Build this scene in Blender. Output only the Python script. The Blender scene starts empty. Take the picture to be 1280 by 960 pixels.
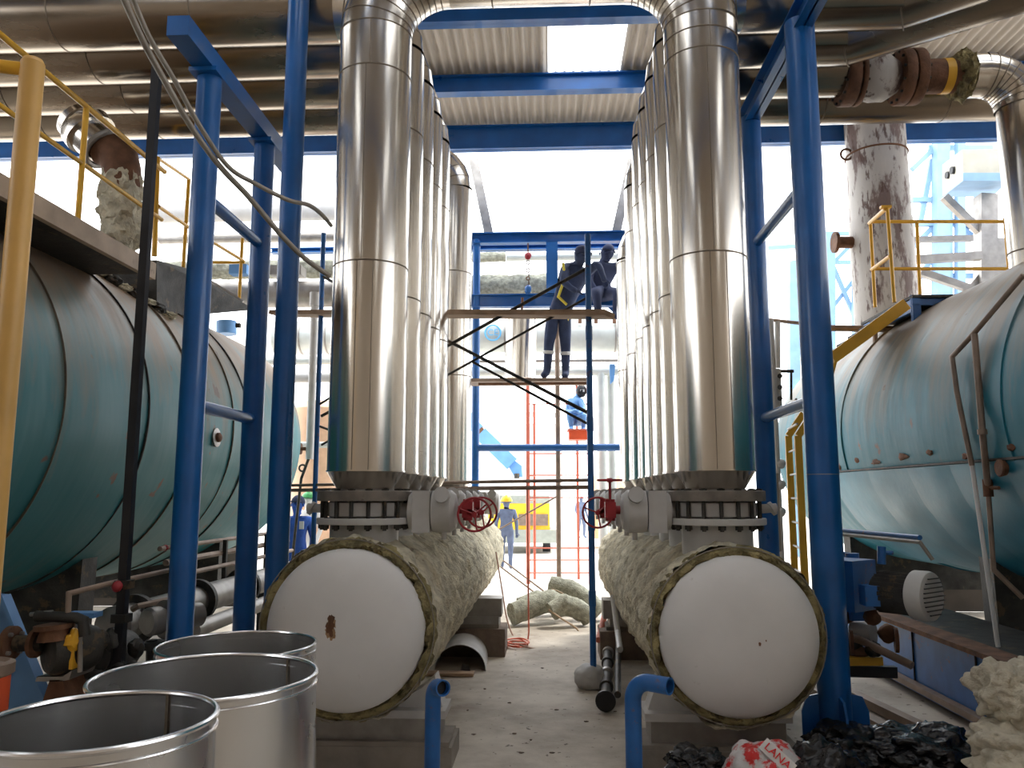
import bpy, bmesh, math, random
from mathutils import Vector, Matrix, noise
random.seed(7)
R = math.radians
S = bpy.context.scene
COL = S.collection
# ------------------------------------------------------------------ camera
CH, PITCH, YAW, FPX = 1.8, R(7.8), R(2.66), 1000.0
cam = bpy.data.cameras.new('camera'); cam.sensor_width = 36; cam.lens = 36 * FPX / 1280
cam.clip_start = .05; cam.clip_end = 500
co = bpy.data.objects.new('camera', cam); COL.objects.link(co)
co.location = (0, 0, CH); co.rotation_euler = (math.pi / 2 + PITCH, 0, YAW)
S.camera = co
# ------------------------------------------------------------------ sky, sun, exposure
w = bpy.data.worlds.new('sky'); S.world = w; w.use_nodes = True
wn = w.node_tree.nodes['Background']
wn.inputs[0].default_value = (.95, .975, 1.0, 1); wn.inputs[1].default_value = 4.0
sl = bpy.data.lights.new('sun', 'SUN'); sl.energy = 3.0; sl.angle = R(12); sl.color = (1, .97, .9)
so = bpy.data.objects.new('sun', sl); COL.objects.link(so); so.rotation_euler = (R(-18), R(25), 0)
S.view_settings.view_transform = 'Standard'; S.view_settings.look = 'None'
S.view_settings.gamma = 1; S.view_settings.exposure = 0.1; S.view_settings.use_curve_mapping = False
S.cycles.max_bounces = 10; S.cycles.diffuse_bounces = 6; S.cycles.glossy_bounces = 6
S.cycles.use_denoising = True

# ------------------------------------------------------------------ pixel -> place helpers
def ray(x, y):
    a = (x - 640) / FPX; b = (480 - y) / FPX
    st, ct, sp, cp = math.sin(YAW), math.cos(YAW), math.sin(PITCH), math.cos(PITCH)
    return Vector((-st * cp, ct * cp, sp)) + a * Vector((ct, st, 0)) + b * Vector((st * sp, -ct * sp, cp))
def P(x, y, Y):
    d = ray(x, y); t = Y / d.y; return Vector((d.x * t, Y, CH + d.z * t))
def PX(x, y, X):
    d = ray(x, y); t = X / d.x; return Vector((X, d.y * t, CH + d.z * t))
def PZ(x, y, z=0):
    d = ray(x, y); t = (z - CH) / d.z; return Vector((d.x * t, d.y * t, z))

# ------------------------------------------------------------------ materials
def new_mat(name):
    m = bpy.data.materials.new(name); m.use_nodes = True
    nt = m.node_tree; b = nt.nodes['Principled BSDF']; return m, nt, b
def mat(name, col, rough=.5, metal=0, var=.12, scale=6, bump=0, bscale=40, spots=None, rvar=0, stretch=(1, 1, 1), spotamt=.6, coat=0):
    """paint / metal with noise variation; spots = (colour, noise scale, threshold)"""
    m, nt, b = new_mat(name); L = nt.links
    tc = nt.nodes.new('ShaderNodeTexCoord'); mp = nt.nodes.new('ShaderNodeMapping')
    mp.inputs['Scale'].default_value = stretch; L.new(tc.outputs['Object'], mp.inputs[0])
    n = nt.nodes.new('ShaderNodeTexNoise'); n.inputs['Scale'].default_value = scale; n.inputs['Detail'].default_value = 5
    L.new(mp.outputs[0], n.inputs['Vector'])
    r = nt.nodes.new('ShaderNodeValToRGB'); r.color_ramp.elements[0].position = .3; r.color_ramp.elements[1].position = .7
    r.color_ramp.elements[0].color = (*[c * (1 - var) for c in col], 1); r.color_ramp.elements[1].color = (*[min(1, c * (1 + var)) for c in col], 1)
    L.new(n.outputs[0], r.inputs[0]); out = r.outputs[0]
    if spots:
        for sc, ss, th in (spots if isinstance(spots, list) else [spots]):
            n2 = nt.nodes.new('ShaderNodeTexNoise'); n2.inputs['Scale'].default_value = ss; n2.inputs['Detail'].default_value = 7; n2.inputs['Roughness'].default_value = .65
            L.new(mp.outputs[0], n2.inputs['Vector'])
            r2 = nt.nodes.new('ShaderNodeValToRGB'); r2.color_ramp.elements[0].position = th; r2.color_ramp.elements[1].position = min(1, th + .06)
            r2.color_ramp.elements[1].color = (spotamt,) * 3 + (1,)
            L.new(n2.outputs[0], r2.inputs[0])
            mx = nt.nodes.new('ShaderNodeMixRGB'); L.new(r2.outputs[0], mx.inputs[0]); L.new(out, mx.inputs[1]); mx.inputs[2].default_value = (*sc, 1)
            out = mx.outputs[0]
    L.new(out, b.inputs['Base Color'])
    b.inputs['Roughness'].default_value = rough; b.inputs['Metallic'].default_value = metal
    if coat: b.inputs['Coat Weight'].default_value = coat
    if rvar:
        mr = nt.nodes.new('ShaderNodeMapRange'); L.new(n.outputs[0], mr.inputs[0])
        mr.inputs[1].default_value = .3; mr.inputs[2].default_value = .7
        mr.inputs[3].default_value = max(.02, rough - rvar); mr.inputs[4].default_value = rough + rvar
        L.new(mr.outputs[0], b.inputs['Roughness'])
    if bump:
        n3 = nt.nodes.new('ShaderNodeTexNoise'); n3.inputs['Scale'].default_value = bscale; n3.inputs['Detail'].default_value = 6
        L.new(mp.outputs[0], n3.inputs['Vector'])
        bp = nt.nodes.new('ShaderNodeBump'); bp.inputs['Strength'].default_value = bump; bp.inputs['Distance'].default_value = .02
        L.new(n3.outputs[0], bp.inputs['Height']); L.new(bp.outputs[0], b.inputs['Normal'])
    return m
M = {}
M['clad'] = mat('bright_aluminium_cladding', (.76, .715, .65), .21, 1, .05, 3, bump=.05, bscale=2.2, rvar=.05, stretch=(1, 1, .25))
M['cladh'] = mat('reflection_dark_cladding', (.36, .31, .255), .24, 1, .18, 2.5, bump=.06, bscale=2.5, rvar=.08, stretch=(.3, 1, 1))  # base darkened to paint the dark floor's reflection into the overhead runs
M['drum'] = mat('new_sheet_aluminium', (.82, .815, .81), .26, 1, .04, 2, bump=.008, bscale=2, rvar=.03)
M['drum_edge'] = mat('rolled_sheet_edge', (.85, .85, .87), .22, 1, .03)
M['seam'] = mat('dark_seam_line', (.20, .16, .12), .5, .6, .2)
M['grime'] = mat('grimy_flange_metal', (.20, .175, .15), .6, .2, .3, 7, bump=.2, spots=((.09, .06, .04), 9, .6))
M['blue'] = mat('blue_paint', (.008, .112, .375), .33, 0, .18, 3, coat=.2, rvar=.06, spots=((.015, .03, .08), 9, .72))
M['bluedirty'] = mat('chipped_blue_paint', (.02, .13, .40), .38, 0, .2, 5, spots=((.16, .09, .06), 9, .60))
M['bluelight'] = mat('sky_blue_paint', (.12, .29, .58), .5, 0, .12, 3)
M['bluefar'] = mat('haze_paled_blue_steel', (.20, .34, .52), .5, 0, .12, 3)  # blue paled to paint haze onto the distant steelwork
M['yellow'] = mat('yellow_paint', (.78, .42, .03), .4, 0, .12, 4, spots=((.25, .12, .04), 12, .68))
M['ochre'] = mat('pale_yellow_paint', (.72, .42, .12), .42, 0, .14, 3, spots=((.35, .17, .06), 10, .68))
M['black'] = mat('black_steel', (.02, .02, .024), .45, .3, .3, 5)
M['rust'] = mat('rusty_steel', (.16, .075, .04), .75, .2, .4, 8, bump=.3)
M['dark'] = mat('grimy_dark_steel', (.045, .042, .038), .6, .4, .5, 6, bump=.2, spots=((.16, .11, .06), 7, .58))
M['greyp'] = mat('grey_painted_metal', (.50, .49, .48), .5, 0, .12, 5, spots=((.2, .12, .08), 11, .68))
M['steel'] = mat('dull_grey_steel', (.33, .31, .29), .45, .7, .2, 6)
M['tube'] = mat('grey_conduit', (.30, .27, .23), .5, .3, .2, 5)
M['brownpipe'] = mat('brown_stained_pipe', (.30, .22, .17), .55, .3, .25, 6)
M['red'] = mat('dark_red_paint', (.34, .02, .03), .42, 0, .2, 6)
M['scafred'] = mat('red_scaffold_paint', (.62, .16, .10), .55, 0, .2, 4)
M['wood'] = mat('weathered_plank', (.40, .27, .18), .75, 0, .25, 4, bump=.2, stretch=(.3, 3, 3))
M['woodlight'] = mat('beige_painted_channel', (.46, .33, .22), .6, 0, .2, 4, spots=((.2, .14, .09), 6, .62))
M['white'] = mat('white_paint', (.74, .73, .72), .5, 0, .05, 3)
M['cable'] = mat('brown_cable', (.35, .20, .15), .6)
M['orange'] = mat('orange_plastic', (.75, .10, .03), .45, 0, .12, 4)
M['blackbag'] = mat('black_plastic_film', (.012, .012, .014), .16, 0, .3, 4, bump=.9, bscale=14)
M['wool'] = mat('mineral_wool', (.60, .55, .42), .95, 0, .32, 7, bump=1.0, bscale=40, spots=[((.20, .155, .09), 9, .60)])
M['wooledge'] = mat('cut_mineral_wool_edge', (.30, .25, .12), .95, 0, .6, 9, bump=1.0, bscale=60, spots=[((.05, .035, .02), 10, .53)])
M['woolpale'] = mat('pale_mineral_wool', (.52, .47, .37), .95, 0, .2, 8, bump=1.0, bscale=35, spots=((.30, .24, .15), 7, .6))
M['woolgreen'] = mat('netted_grey_wool', (.36, .36, .29), .95, 0, .35, 16, bump=1.0, bscale=60)
M['concrete'] = mat('pier_concrete', (.25, .22, .19), .9, 0, .2, 5, bump=.3, bscale=30)
M['brick'] = mat('brown_block', (.19, .14, .11), .9, 0, .25, 8, bump=.4, bscale=30)
M['jean'] = mat('navy_work_cloth', (.035, .05, .11), .9, 0, .25, 8, bump=.3)
M['bluecloth'] = mat('bright_blue_work_cloth', (.03, .10, .42), .9, 0, .2, 8, bump=.3)
M['greycloth'] = mat('grey_blue_work_cloth', (.10, .13, .21), .9, 0, .2, 8, bump=.3)
M['skin'] = mat('skin', (.45, .24, .16), .6, 0, .1)
M['hatyellow'] = mat('yellow_helmet_plastic', (.85, .50, .03), .35)
M['hatgreen'] = mat('green_helmet_plastic', (.08, .42, .14), .35)
M['hatnavy'] = mat('navy_hood_cloth', (.03, .04, .09), .9)
M['boot'] = mat('dark_boot_leather', (.06, .04, .035), .7)
M['strap'] = mat('yellow_harness_webbing', (.75, .62, .08), .7)
M['reflect'] = mat('grey_reflective_tape', (.6, .6, .6), .4)
M['peach'] = mat('peach_painted_tank', (.80, .52, .34), .6, 0, .08)
M['paleblue'] = mat('washed_pale_pipe', (.55, .58, .56), .45, .3, .12, 3)
M['beige'] = mat('beige_sheet_metal', (.42, .40, .33), .6, 0, .12, 4)
M['text_blue'] = mat('logo_blue', (.12, .42, .72), .5)
M['text_red'] = mat('printed_red', (.75, .03, .03), .5)
M['greygreen'] = mat('grey_green_bag', (.3, .32, .28), .7)
# worn white paint over rust (chimney, valve)
M['peel'] = mat('peeling_white_paint_over_rust', (.56, .53, .50), .65, 0, .12, 4, bump=.2, bscale=14, stretch=(1, 1, .3),
                spots=[((.17, .11, .10), 3.2, .52), ((.12, .07, .06), 9, .56)], spotamt=.9)
M['head'] = mat('primer_white_vessel_head', (.76, .745, .74), .55, 0, .06, 2.5, spots=[((.40, .35, .31), 5, .66)], spotamt=.5)

def boiler_mat(name, teal, dirt):
    m, nt, b = new_mat(name); L = nt.links; N = nt.nodes
    tc = N.new('ShaderNodeTexCoord'); mp = N.new('ShaderNodeMapping'); L.new(tc.outputs['Object'], mp.inputs[0])
    mp.inputs['Scale'].default_value = (.5, 2.2, .5)
    n = N.new('ShaderNodeTexNoise'); n.inputs['Scale'].default_value = 1.6; n.inputs['Detail'].default_value = 8; n.inputs['Roughness'].default_value = .62
    L.new(mp.outputs[0], n.inputs['Vector'])
    sep = N.new('ShaderNodeSeparateXYZ'); L.new(tc.outputs['Object'], sep.inputs[0])
    mr = N.new('ShaderNodeMapRange'); L.new(sep.outputs[2], mr.inputs[0])      # dust settled over the crown of the shell
    mr.inputs[1].default_value = 2.3; mr.inputs[2].default_value = 3.9; mr.inputs[3].default_value = -.22; mr.inputs[4].default_value = .38
    ad = N.new('ShaderNodeMath'); ad.operation = 'ADD'; L.new(n.outputs[0], ad.inputs[0]); L.new(mr.outputs[0], ad.inputs[1])
    r = N.new('ShaderNodeValToRGB'); L.new(ad.outputs[0], r.inputs[0])
    e = r.color_ramp.elements; e[0].position = .36; e[0].color = (*teal, 1); e[1].position = .76; e[1].color = (*dirt, 1)
    n2 = N.new('ShaderNodeTexNoise'); n2.inputs['Scale'].default_value = 4; n2.inputs['Detail'].default_value = 8; L.new(tc.outputs['Object'], n2.inputs['Vector'])
    r2 = N.new('ShaderNodeValToRGB'); L.new(n2.outputs[0], r2.inputs[0]); r2.color_ramp.elements[0].position = .66; r2.color_ramp.elements[1].position = .70
    mx = N.new('ShaderNodeMixRGB'); L.new(r2.outputs[0], mx.inputs[0]); L.new(r.outputs[0], mx.inputs[1]); mx.inputs[2].default_value = (.14, .085, .06, 1)
    L.new(mx.outputs[0], b.inputs['Base Color']); b.inputs['Roughness'].default_value = .45; b.inputs['Specular IOR Level'].default_value = .35
    mr2 = N.new('ShaderNodeMapRange'); L.new(n.outputs[0], mr2.inputs[0]); mr2.inputs[3].default_value = .32; mr2.inputs[4].default_value = .62; L.new(mr2.outputs[0], b.inputs['Roughness'])
    n3 = N.new('ShaderNodeTexNoise'); n3.inputs['Scale'].default_value = 1.1; n3.inputs['Detail'].default_value = 3; L.new(mp.outputs[0], n3.inputs['Vector'])
    bp = N.new('ShaderNodeBump'); bp.inputs['Strength'].default_value = .35; bp.inputs['Distance'].default_value = .05; L.new(n3.outputs[0], bp.inputs['Height']); L.new(bp.outputs[0], b.inputs['Normal'])
    return m
M['boiler'] = boiler_mat('dusty_teal_boiler_shell', (.022, .165, .185), (.27, .19, .125))
M['boilerR'] = boiler_mat('teal_boiler_shell', (.022, .185, .25), (.31, .25, .185))
M['boilerlow'] = mat('teal_lower_cladding', (.018, .20, .30), .38, .0, .22, 1.2, bump=.6, bscale=1.6)
def floor_mat():
    m, nt, b = new_mat('stained_concrete_floor'); L = nt.links; N = nt.nodes
    tc = N.new('ShaderNodeTexCoord')
    n = N.new('ShaderNodeTexNoise'); n.inputs['Scale'].default_value = 1.1; n.inputs['Detail'].default_value = 9; n.inputs['Roughness'].default_value = .65; L.new(tc.outputs['Object'], n.inputs['Vector'])
    r = N.new('ShaderNodeValToRGB'); L.new(n.outputs[0], r.inputs[0]); e = r.color_ramp.elements
    e[0].position = .32; e[0].color = (.27, .22, .17, 1); e[1].position = .62; e[1].color = (.58, .52, .44, 1)
    n2 = N.new('ShaderNodeTexNoise'); n2.inputs['Scale'].default_value = 14; n2.inputs['Detail'].default_value = 6; L.new(tc.outputs['Object'], n2.inputs['Vector'])
    r2 = N.new('ShaderNodeValToRGB'); L.new(n2.outputs[0], r2.inputs[0]); r2.color_ramp.elements[0].position = .66; r2.color_ramp.elements[1].position = .70
    mx = N.new('ShaderNodeMixRGB'); L.new(r2.outputs[0], mx.inputs[0]); L.new(r.outputs[0], mx.inputs[1]); mx.inputs[2].default_value = (.11, .085, .065, 1)
    L.new(mx.outputs[0], b.inputs['Base Color']); b.inputs['Roughness'].default_value = .7
    bp = N.new('ShaderNodeBump'); bp.inputs['Strength'].default_value = .3; bp.inputs['Distance'].default_value = .01; L.new(n2.outputs[0], bp.inputs['Height']); L.new(bp.outputs[0], b.inputs['Normal'])
    return m
M['floor'] = floor_mat()
M['yard'] = mat('pale_yard_ground', (.62, .58, .52), .9, 0, .1, 1)
M['roof'] = mat('corrugated_roof_sheet', (.56, .50, .43), .55, .1, .12, 2, stretch=(3, .3, 1), spots=((.30, .24, .19), 3, .62))
M['wall'] = mat('tan_wall', (.46, .38, .30), .9, 0, .2, 1.5)
M['walldark'] = mat('shade_dark_wall', (.10, .08, .065), .9, 0, .3, 1.5)  # wall colour darkened to paint dim shade onto side and far walls
def translucent(name, col):
    m, nt, b = new_mat(name); t = nt.nodes.new('ShaderNodeBsdfTranslucent'); t.inputs[0].default_value = (*col, 1)
    nt.links.new(t.outputs[0], nt.nodes['Material Output'].inputs[0]); return m
M['skylight'] = translucent('translucent_roof_sheet', (.7, .7, .7))

# ------------------------------------------------------------------ mesh builder
def frame(d):
    d = d.normalized(); u = Vector((0, 0, 1)) if abs(d.z) < .95 else Vector((0, 1, 0))
    a = d.cross(u).normalized(); b = a.cross(d).normalized(); return a, b      # a: sideways, b: up-ish
class MB:
    def __init__(s): s.bm = bmesh.new(); s.mi = 0
    def face(s, vs):
        try: f = s.bm.faces.new(vs); f.material_index = s.mi; return f
        except ValueError: return None
    def ring(s, c, a, b, r, n, ry=None):
        ry = ry or r
        return [s.bm.verts.new(c + a * (r * math.cos(2 * math.pi * i / n)) + b * (ry * math.sin(2 * math.pi * i / n))) for i in range(n)]
    def skin(s, A, B):
        n = len(A)
        for i in range(n): s.face((A[i], A[(i + 1) % n], B[(i + 1) % n], B[i]))
    def cyl(s, p0, p1, r, r2=None, n=24, caps=True):
        p0, p1 = Vector(p0), Vector(p1); a, b = frame(p1 - p0); r2 = r if r2 is None else r2
        A = s.ring(p0, a, b, r, n); B = s.ring(p1, a, b, r2, n); s.skin(A, B)
        if caps: s.face(A[::-1]); s.face(B)
        return s
    def lathe(s, prof, c, axis, n=32, cap=True, open_=False):
        """prof = [(radius, distance along axis)]"""
        c = Vector(c); axis = Vector(axis).normalized(); a, b = frame(axis); rs = []
        for r, t in prof:
            if r < 1e-5: rs.append([s.bm.verts.new(c + axis * t)])
            else: rs.append(s.ring(c + axis * t, a, b, r, n))
        for A, B in zip(rs, rs[1:]):
            if len(A) == 1 and len(B) == 1: continue
            if len(A) == 1:
                for i in range(n): s.face((A[0], B[(i + 1) % n], B[i]))
            elif len(B) == 1:
                for i in range(n): s.face((A[i], A[(i + 1) % n], B[0]))
            else: s.skin(A, B)
        if cap and not open_:
            if len(rs[0]) > 1: s.face(rs[0][::-1])
            if len(rs[-1]) > 1: s.face(rs[-1])
        return s
    def box(s, c, d, rot=None):
        c = Vector(c); h = [Vector((x * d[0] / 2, y * d[1] / 2, z * d[2] / 2)) for x in (-1, 1) for y in (-1, 1) for z in (-1, 1)]
        if rot is not None: h = [rot @ v for v in h]
        v = [s.bm.verts.new(c + q) for q in h]
        for f in ((0, 1, 3, 2), (4, 6, 7, 5), (0, 4, 5, 1), (2, 3, 7, 6), (0, 2, 6, 4), (1, 5, 7, 3)): s.face([v[i] for i in f])
        return s
    def bar(s, p0, p1, w, h):
        """rectangular bar, w sideways, h up"""
        p0, p1 = Vector(p0), Vector(p1); a, b = frame(p1 - p0); q = []
        for p in (p0, p1): q.append([s.bm.verts.new(p + a * (x * w / 2) + b * (z * h / 2)) for x, z in ((-1, -1), (1, -1), (1, 1), (-1, 1))])
        s.skin(q[0], q[1]); s.face(q[0][::-1]); s.face(q[1]); return s
    def ibeam(s, p0, p1, w, h, t=.02):
        p0, p1 = Vector(p0), Vector(p1); a, b = frame(p1 - p0)
        for o, ww, hh in ((0, t, h), (h / 2 - t / 2, w, t), (-h / 2 + t / 2, w, t)): s.bar(p0 + b * o, p1 + b * o, ww, hh)
        return s
    def tube(s, pts, r, n=16, caps=True, closed=False):
        pts = [Vector(p) for p in pts]; rs = []; N = len(pts); prev = None
        rad = r if isinstance(r, (list, tuple)) else [r] * N
        for i, p in enumerate(pts):
            if closed: d0 = (p - pts[i - 1]).normalized(); d1 = (pts[(i + 1) % N] - p).normalized()
            else:
                d0 = (p - pts[i - 1]).normalized() if i else (pts[1] - p).normalized()
                d1 = (pts[i + 1] - p).normalized() if i < N - 1 else d0
            d = (d0 + d1); d = d.normalized() if d.length > 1e-6 else d0
            if prev is None: a, b = frame(d)
            else:
                a = prev - d * prev.dot(d); a = a.normalized(); b = a.cross(d).normalized()
            # keep the section circular across the mitre
            k = 1 / max(.5, d.dot(d1)); m = d1 - d * d.dot(d1)
            ring = []
            for j in range(n):
                t = 2 * math.pi * j / n; v = a * math.cos(t) + b * math.sin(t)
                if m.length > 1e-5: mm = m.normalized(); v = v + mm * (v.dot(mm) * (k - 1))
                ring.append(s.bm.verts.new(p + v * rad[i]))
            rs.append(ring); prev = a
        for A, B in zip(rs, rs[1:]): s.skin(A, B)
        if closed: s.skin(rs[-1], rs[0])
        elif caps: s.face(rs[0][::-1]); s.face(rs[-1])
        return s
    def torus(s, c, axis, Rr, r, n=32, m=10):
        c = Vector(c); a, b = frame(Vector(axis))
        return s.tube([c + a * Rr * math.cos(2 * math.pi * i / n) + b * Rr * math.sin(2 * math.pi * i / n) for i in range(n)], r, m, closed=True)
    def prism(s, pts, ext):
        ext = Vector(ext); A = [s.bm.verts.new(Vector(p)) for p in pts]; B = [s.bm.verts.new(Vector(p) + ext) for p in pts]
        s.skin(A, B); s.face(A[::-1]); s.face(B); return s
    def blob(s, c, r, amp=.15, freq=2, sub=3, seed=0):
        c = Vector(c); r = Vector(r) if hasattr(r, '__len__') else Vector((r,) * 3)
        v0 = set(s.bm.verts); f0 = set(s.bm.faces); bmesh.ops.create_icosphere(s.bm, subdivisions=sub, radius=1)
        for v in s.bm.verts:
            if v in v0: continue
            p = v.co.copy(); k = 1 + amp * noise.fractal(p * freq + Vector((seed, seed * 1.7, 3)), 1, 2, 4)
            v.co = c + Vector((p.x * r.x, p.y * r.y, p.z * r.z)) * k
        for f in s.bm.faces:
            if f not in f0: f.material_index = s.mi
        return s
    def done(s, name, m, parent=None, label=None, smooth=35, base=None, cat=None, group=None, kind=None):
        bmesh.ops.recalc_face_normals(s.bm, faces=s.bm.faces)
        me = bpy.data.meshes.new(name)
        if parent is not None: off = wloc(parent)
        elif base is not None: off = Vector(base)
        else:
            xs = [v.co for v in s.bm.verts]
            off = Vector(((min(v.x for v in xs) + max(v.x for v in xs)) / 2, (min(v.y for v in xs) + max(v.y for v in xs)) / 2, min(v.z for v in xs)))
        bmesh.ops.translate(s.bm, verts=s.bm.verts, vec=-off)
        s.bm.to_mesh(me); s.bm.free()
        for k in (m if isinstance(m, (list, tuple)) else [m]): me.materials.append(M[k] if isinstance(k, str) else k)
        for p in me.polygons: p.use_smooth = True
        me.set_sharp_from_angle(angle=R(smooth))
        o = bpy.data.objects.new(name, me); COL.objects.link(o)
        if parent is not None: o.parent = parent
        else: o.location = off
        tag(o, label, cat, group, kind); return o
def wloc(o):
    v = Vector((0, 0, 0))
    while o is not None: v += o.location; o = o.parent
    return v
def tag(o, label=None, cat=None, group=None, kind=None):
    if label: o['label'] = label
    if cat: o['category'] = cat
    if group: o['group'] = group
    if kind: o['kind'] = kind
    return o
def thing(name, label, cat, loc, group=None):
    o = bpy.data.objects.new(name, None); o.empty_display_size = .1; COL.objects.link(o); o.location = loc
    return tag(o, label, cat, group)
def copy_tree(o, loc=None, label=None, parent=None, kids=None):
    kids = kids or list(o.children)
    c = o.copy(); COL.objects.link(c); c.parent = parent
    for ch in kids: copy_tree(ch, parent=c)
    if loc is not None: c.location = loc
    if label: c['label'] = label
    return c
def arc(c, r, a0, a1, u, v, n):
    """points on an arc in the plane (u, v)"""
    c, u, v = Vector(c), Vector(u), Vector(v)
    return [c + u * r * math.cos(R(a0 + (a1 - a0) * i / n)) + v * r * math.sin(R(a0 + (a1 - a0) * i / n)) for i in range(n + 1)]
def text_obj(name, txt, size, depth, mtx, m, parent, label=None):
    cu = bpy.data.curves.new(name, 'FONT'); cu.body = txt; cu.size = size; cu.extrude = depth; cu.align_x = 'CENTER'; cu.align_y = 'CENTER'
    t = bpy.data.objects.new(name, cu); COL.objects.link(t); bpy.context.view_layer.update()
    me = bpy.data.meshes.new_from_object(t.evaluated_get(bpy.context.evaluated_depsgraph_get()))
    bpy.data.objects.remove(t); me.transform(Matrix.Translation(-wloc(parent)) @ mtx); me.materials.clear(); me.materials.append(M[m])
    o = bpy.data.objects.new(name, me); COL.objects.link(o); o.parent = parent
    if label: o['label'] = label
    return o
X_, Y_, Z_ = Vector((1, 0, 0)), Vector((0, 1, 0)), Vector((0, 0, 1))
# ================================================================== SETTING
def struct(mb, name, m, **k): return mb.done(name, m, kind='structure', **k)
struct(MB().box((0, 2.95, -.1), (30, 19.9, .2)), 'floor', 'floor')
struct(MB().box((0, 72.9, -.13), (160, 120, .2)), 'trim_1', 'yard', label='pale concrete yard outside the plant')
def roof_sheets():
    mb = MB(); pitch = .125; amp = .027; z = 7.72; x0, x1 = -13.5, 13.5; n = int((x1 - x0) / pitch * 8)
    hx = [(.02, 1.02)]; rows = [(-7, -4, 1), (-4, -1, 0), (-1, 2, 1), (2, 5, 3), (5, 7.6, 1), (7.6, 9.0, 0), (9.0, 10.75, 2), (10.75, 12.45, 0)]
    sky = []
    for y0, y1, h in rows:
        holes = [(-6, -5), (5, 6)] if h == 1 else [(-2.7, -1.5), (-.4, .4), (1.5, 2.7)] if h == 3 else ([(.02, 1.02), (-7.2, -6.2), (7.6, 8.6)] if h == 2 else [])  # near and overhead rows hold unseen panels added to brighten the interior
        pv = None
        for i in range(n + 1):
            x = x0 + (x1 - x0) * i / n; dz = amp * math.cos(2 * math.pi * x / pitch)
            v = (mb.bm.verts.new((x, y0 - .08, z + dz)), mb.bm.verts.new((x, y1, z + dz + .012)))
            if pv and not any(a <= x - .001 and x <= b + .02 for a, b in holes): mb.face((pv[0], v[0], v[1], pv[1]))
            pv = v
        for a, b in holes: sky.append((a, b, y0, y1))
    o = struct(mb, 'ceiling', 'roof', smooth=60)
    for i, (a, b, y0, y1) in enumerate(sky):
        m2 = MB(); k = int((b - a) / pitch * 8); pv = None
        for j in range(k + 1):
            x = a + (b - a) * j / k; dz = amp * math.cos(2 * math.pi * x / pitch) + .02
            v = (m2.bm.verts.new((x, y0, z + dz)), m2.bm.verts.new((x, y1, z + dz)))
            if pv: m2.face((pv[0], v[0], v[1], pv[1]))
            pv = v
        m2.done('skylight_panel', 'skylight', o, smooth=60, label='translucent white roof panel, added for light where out of view')
roof_sheets()
for i, (Y, d) in enumerate(((8.98, .26), (10.68, .26), (12.25, .40), (6.0, .26), (2.5, .26), (-1, .26))):
    m = MB().ibeam((-13.3, Y, 7.69 - d / 2), (13.3, Y, 7.69 - d / 2), .16, d, .018)
    struct(m, 'trim_%d' % (i + 2), 'blue', label='blue steel roof beam under the corrugated sheets')
struct(MB().box((0, -7.1, 3.8), (27, .2, 7.8)), 'wall_back', 'wall')
for x0, x1, nm in ((-13.4, -5.0, 'wall_shade_left'), (4.7, 13.4, 'wall_shade_right')):
    struct(MB().box(((x0 + x1) / 2, 13.1, .85), (x1 - x0, .2, 1.7)), nm, 'walldark')  # low dark walls added to block yard brightness under the boilers
for sx, nm in ((-1, 'wall_left'), (1, 'wall_right')):
    struct(MB().box((sx * 13.4, 2.2, 2.4), (.2, 18.4, 5.0)), nm, 'walldark')

# ================================================================== VERTICAL CLAD PIPES
RP = .278; XL, XR = -1.335, 1.18; ZH = 5.86; RB = .56; ZU = ZH + .04
COLL = [5.8, 6.42, 7.0, 7.6, 8.2]; COLR = [5.8, 6.42, 7.0, 7.6, 8.2, 9.1, 10.35]
def seam(c, ax, r, par, t=.006):
    MB().lathe([(r + .001, -t), (r + t * .7, -t * .6), (r + t * .7, t * .6), (r + .001, t)], c, ax, 48, cap=False).done('seam_band', 'seam', par)
def elbow(mb, c0, du, dv, rb, r, n=7, full=90):
    """mitred bend that starts at c0 heading du and turns to dv; returns points"""
    c = Vector(c0) + Vector(dv) * rb
    return [c - Vector(dv) * rb * math.cos(R(full * i / n)) + Vector(du) * rb * math.sin(R(full * i / n)) for i in range(n + 1)]
def mitre_seams(pts, r, par):
    for i in range(1, len(pts) - 1):
        d = (pts[i + 1] - pts[i - 1]).normalized(); seam(pts[i], d, r * 1.004, par, .005)
def cone(x, y, par, side):
    MB().lathe([(.205, .0), (RP - .004, .115), (RP + .006, .12), (RP + .006, .13)], (x, y, 1.835), Z_, 48, open_=True).done('cone_end', 'clad', par)
def seamline(x, y, ang, z0, z1, par, r=RP):
    a = R(ang); p = Vector((x + math.cos(a) * (r + .001), y + math.sin(a) * (r + .001), 0))
    MB().bar(p + Z_ * z0, p + Z_ * z1, .004, .004).done('vertical_seam', 'seam', par)
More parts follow.
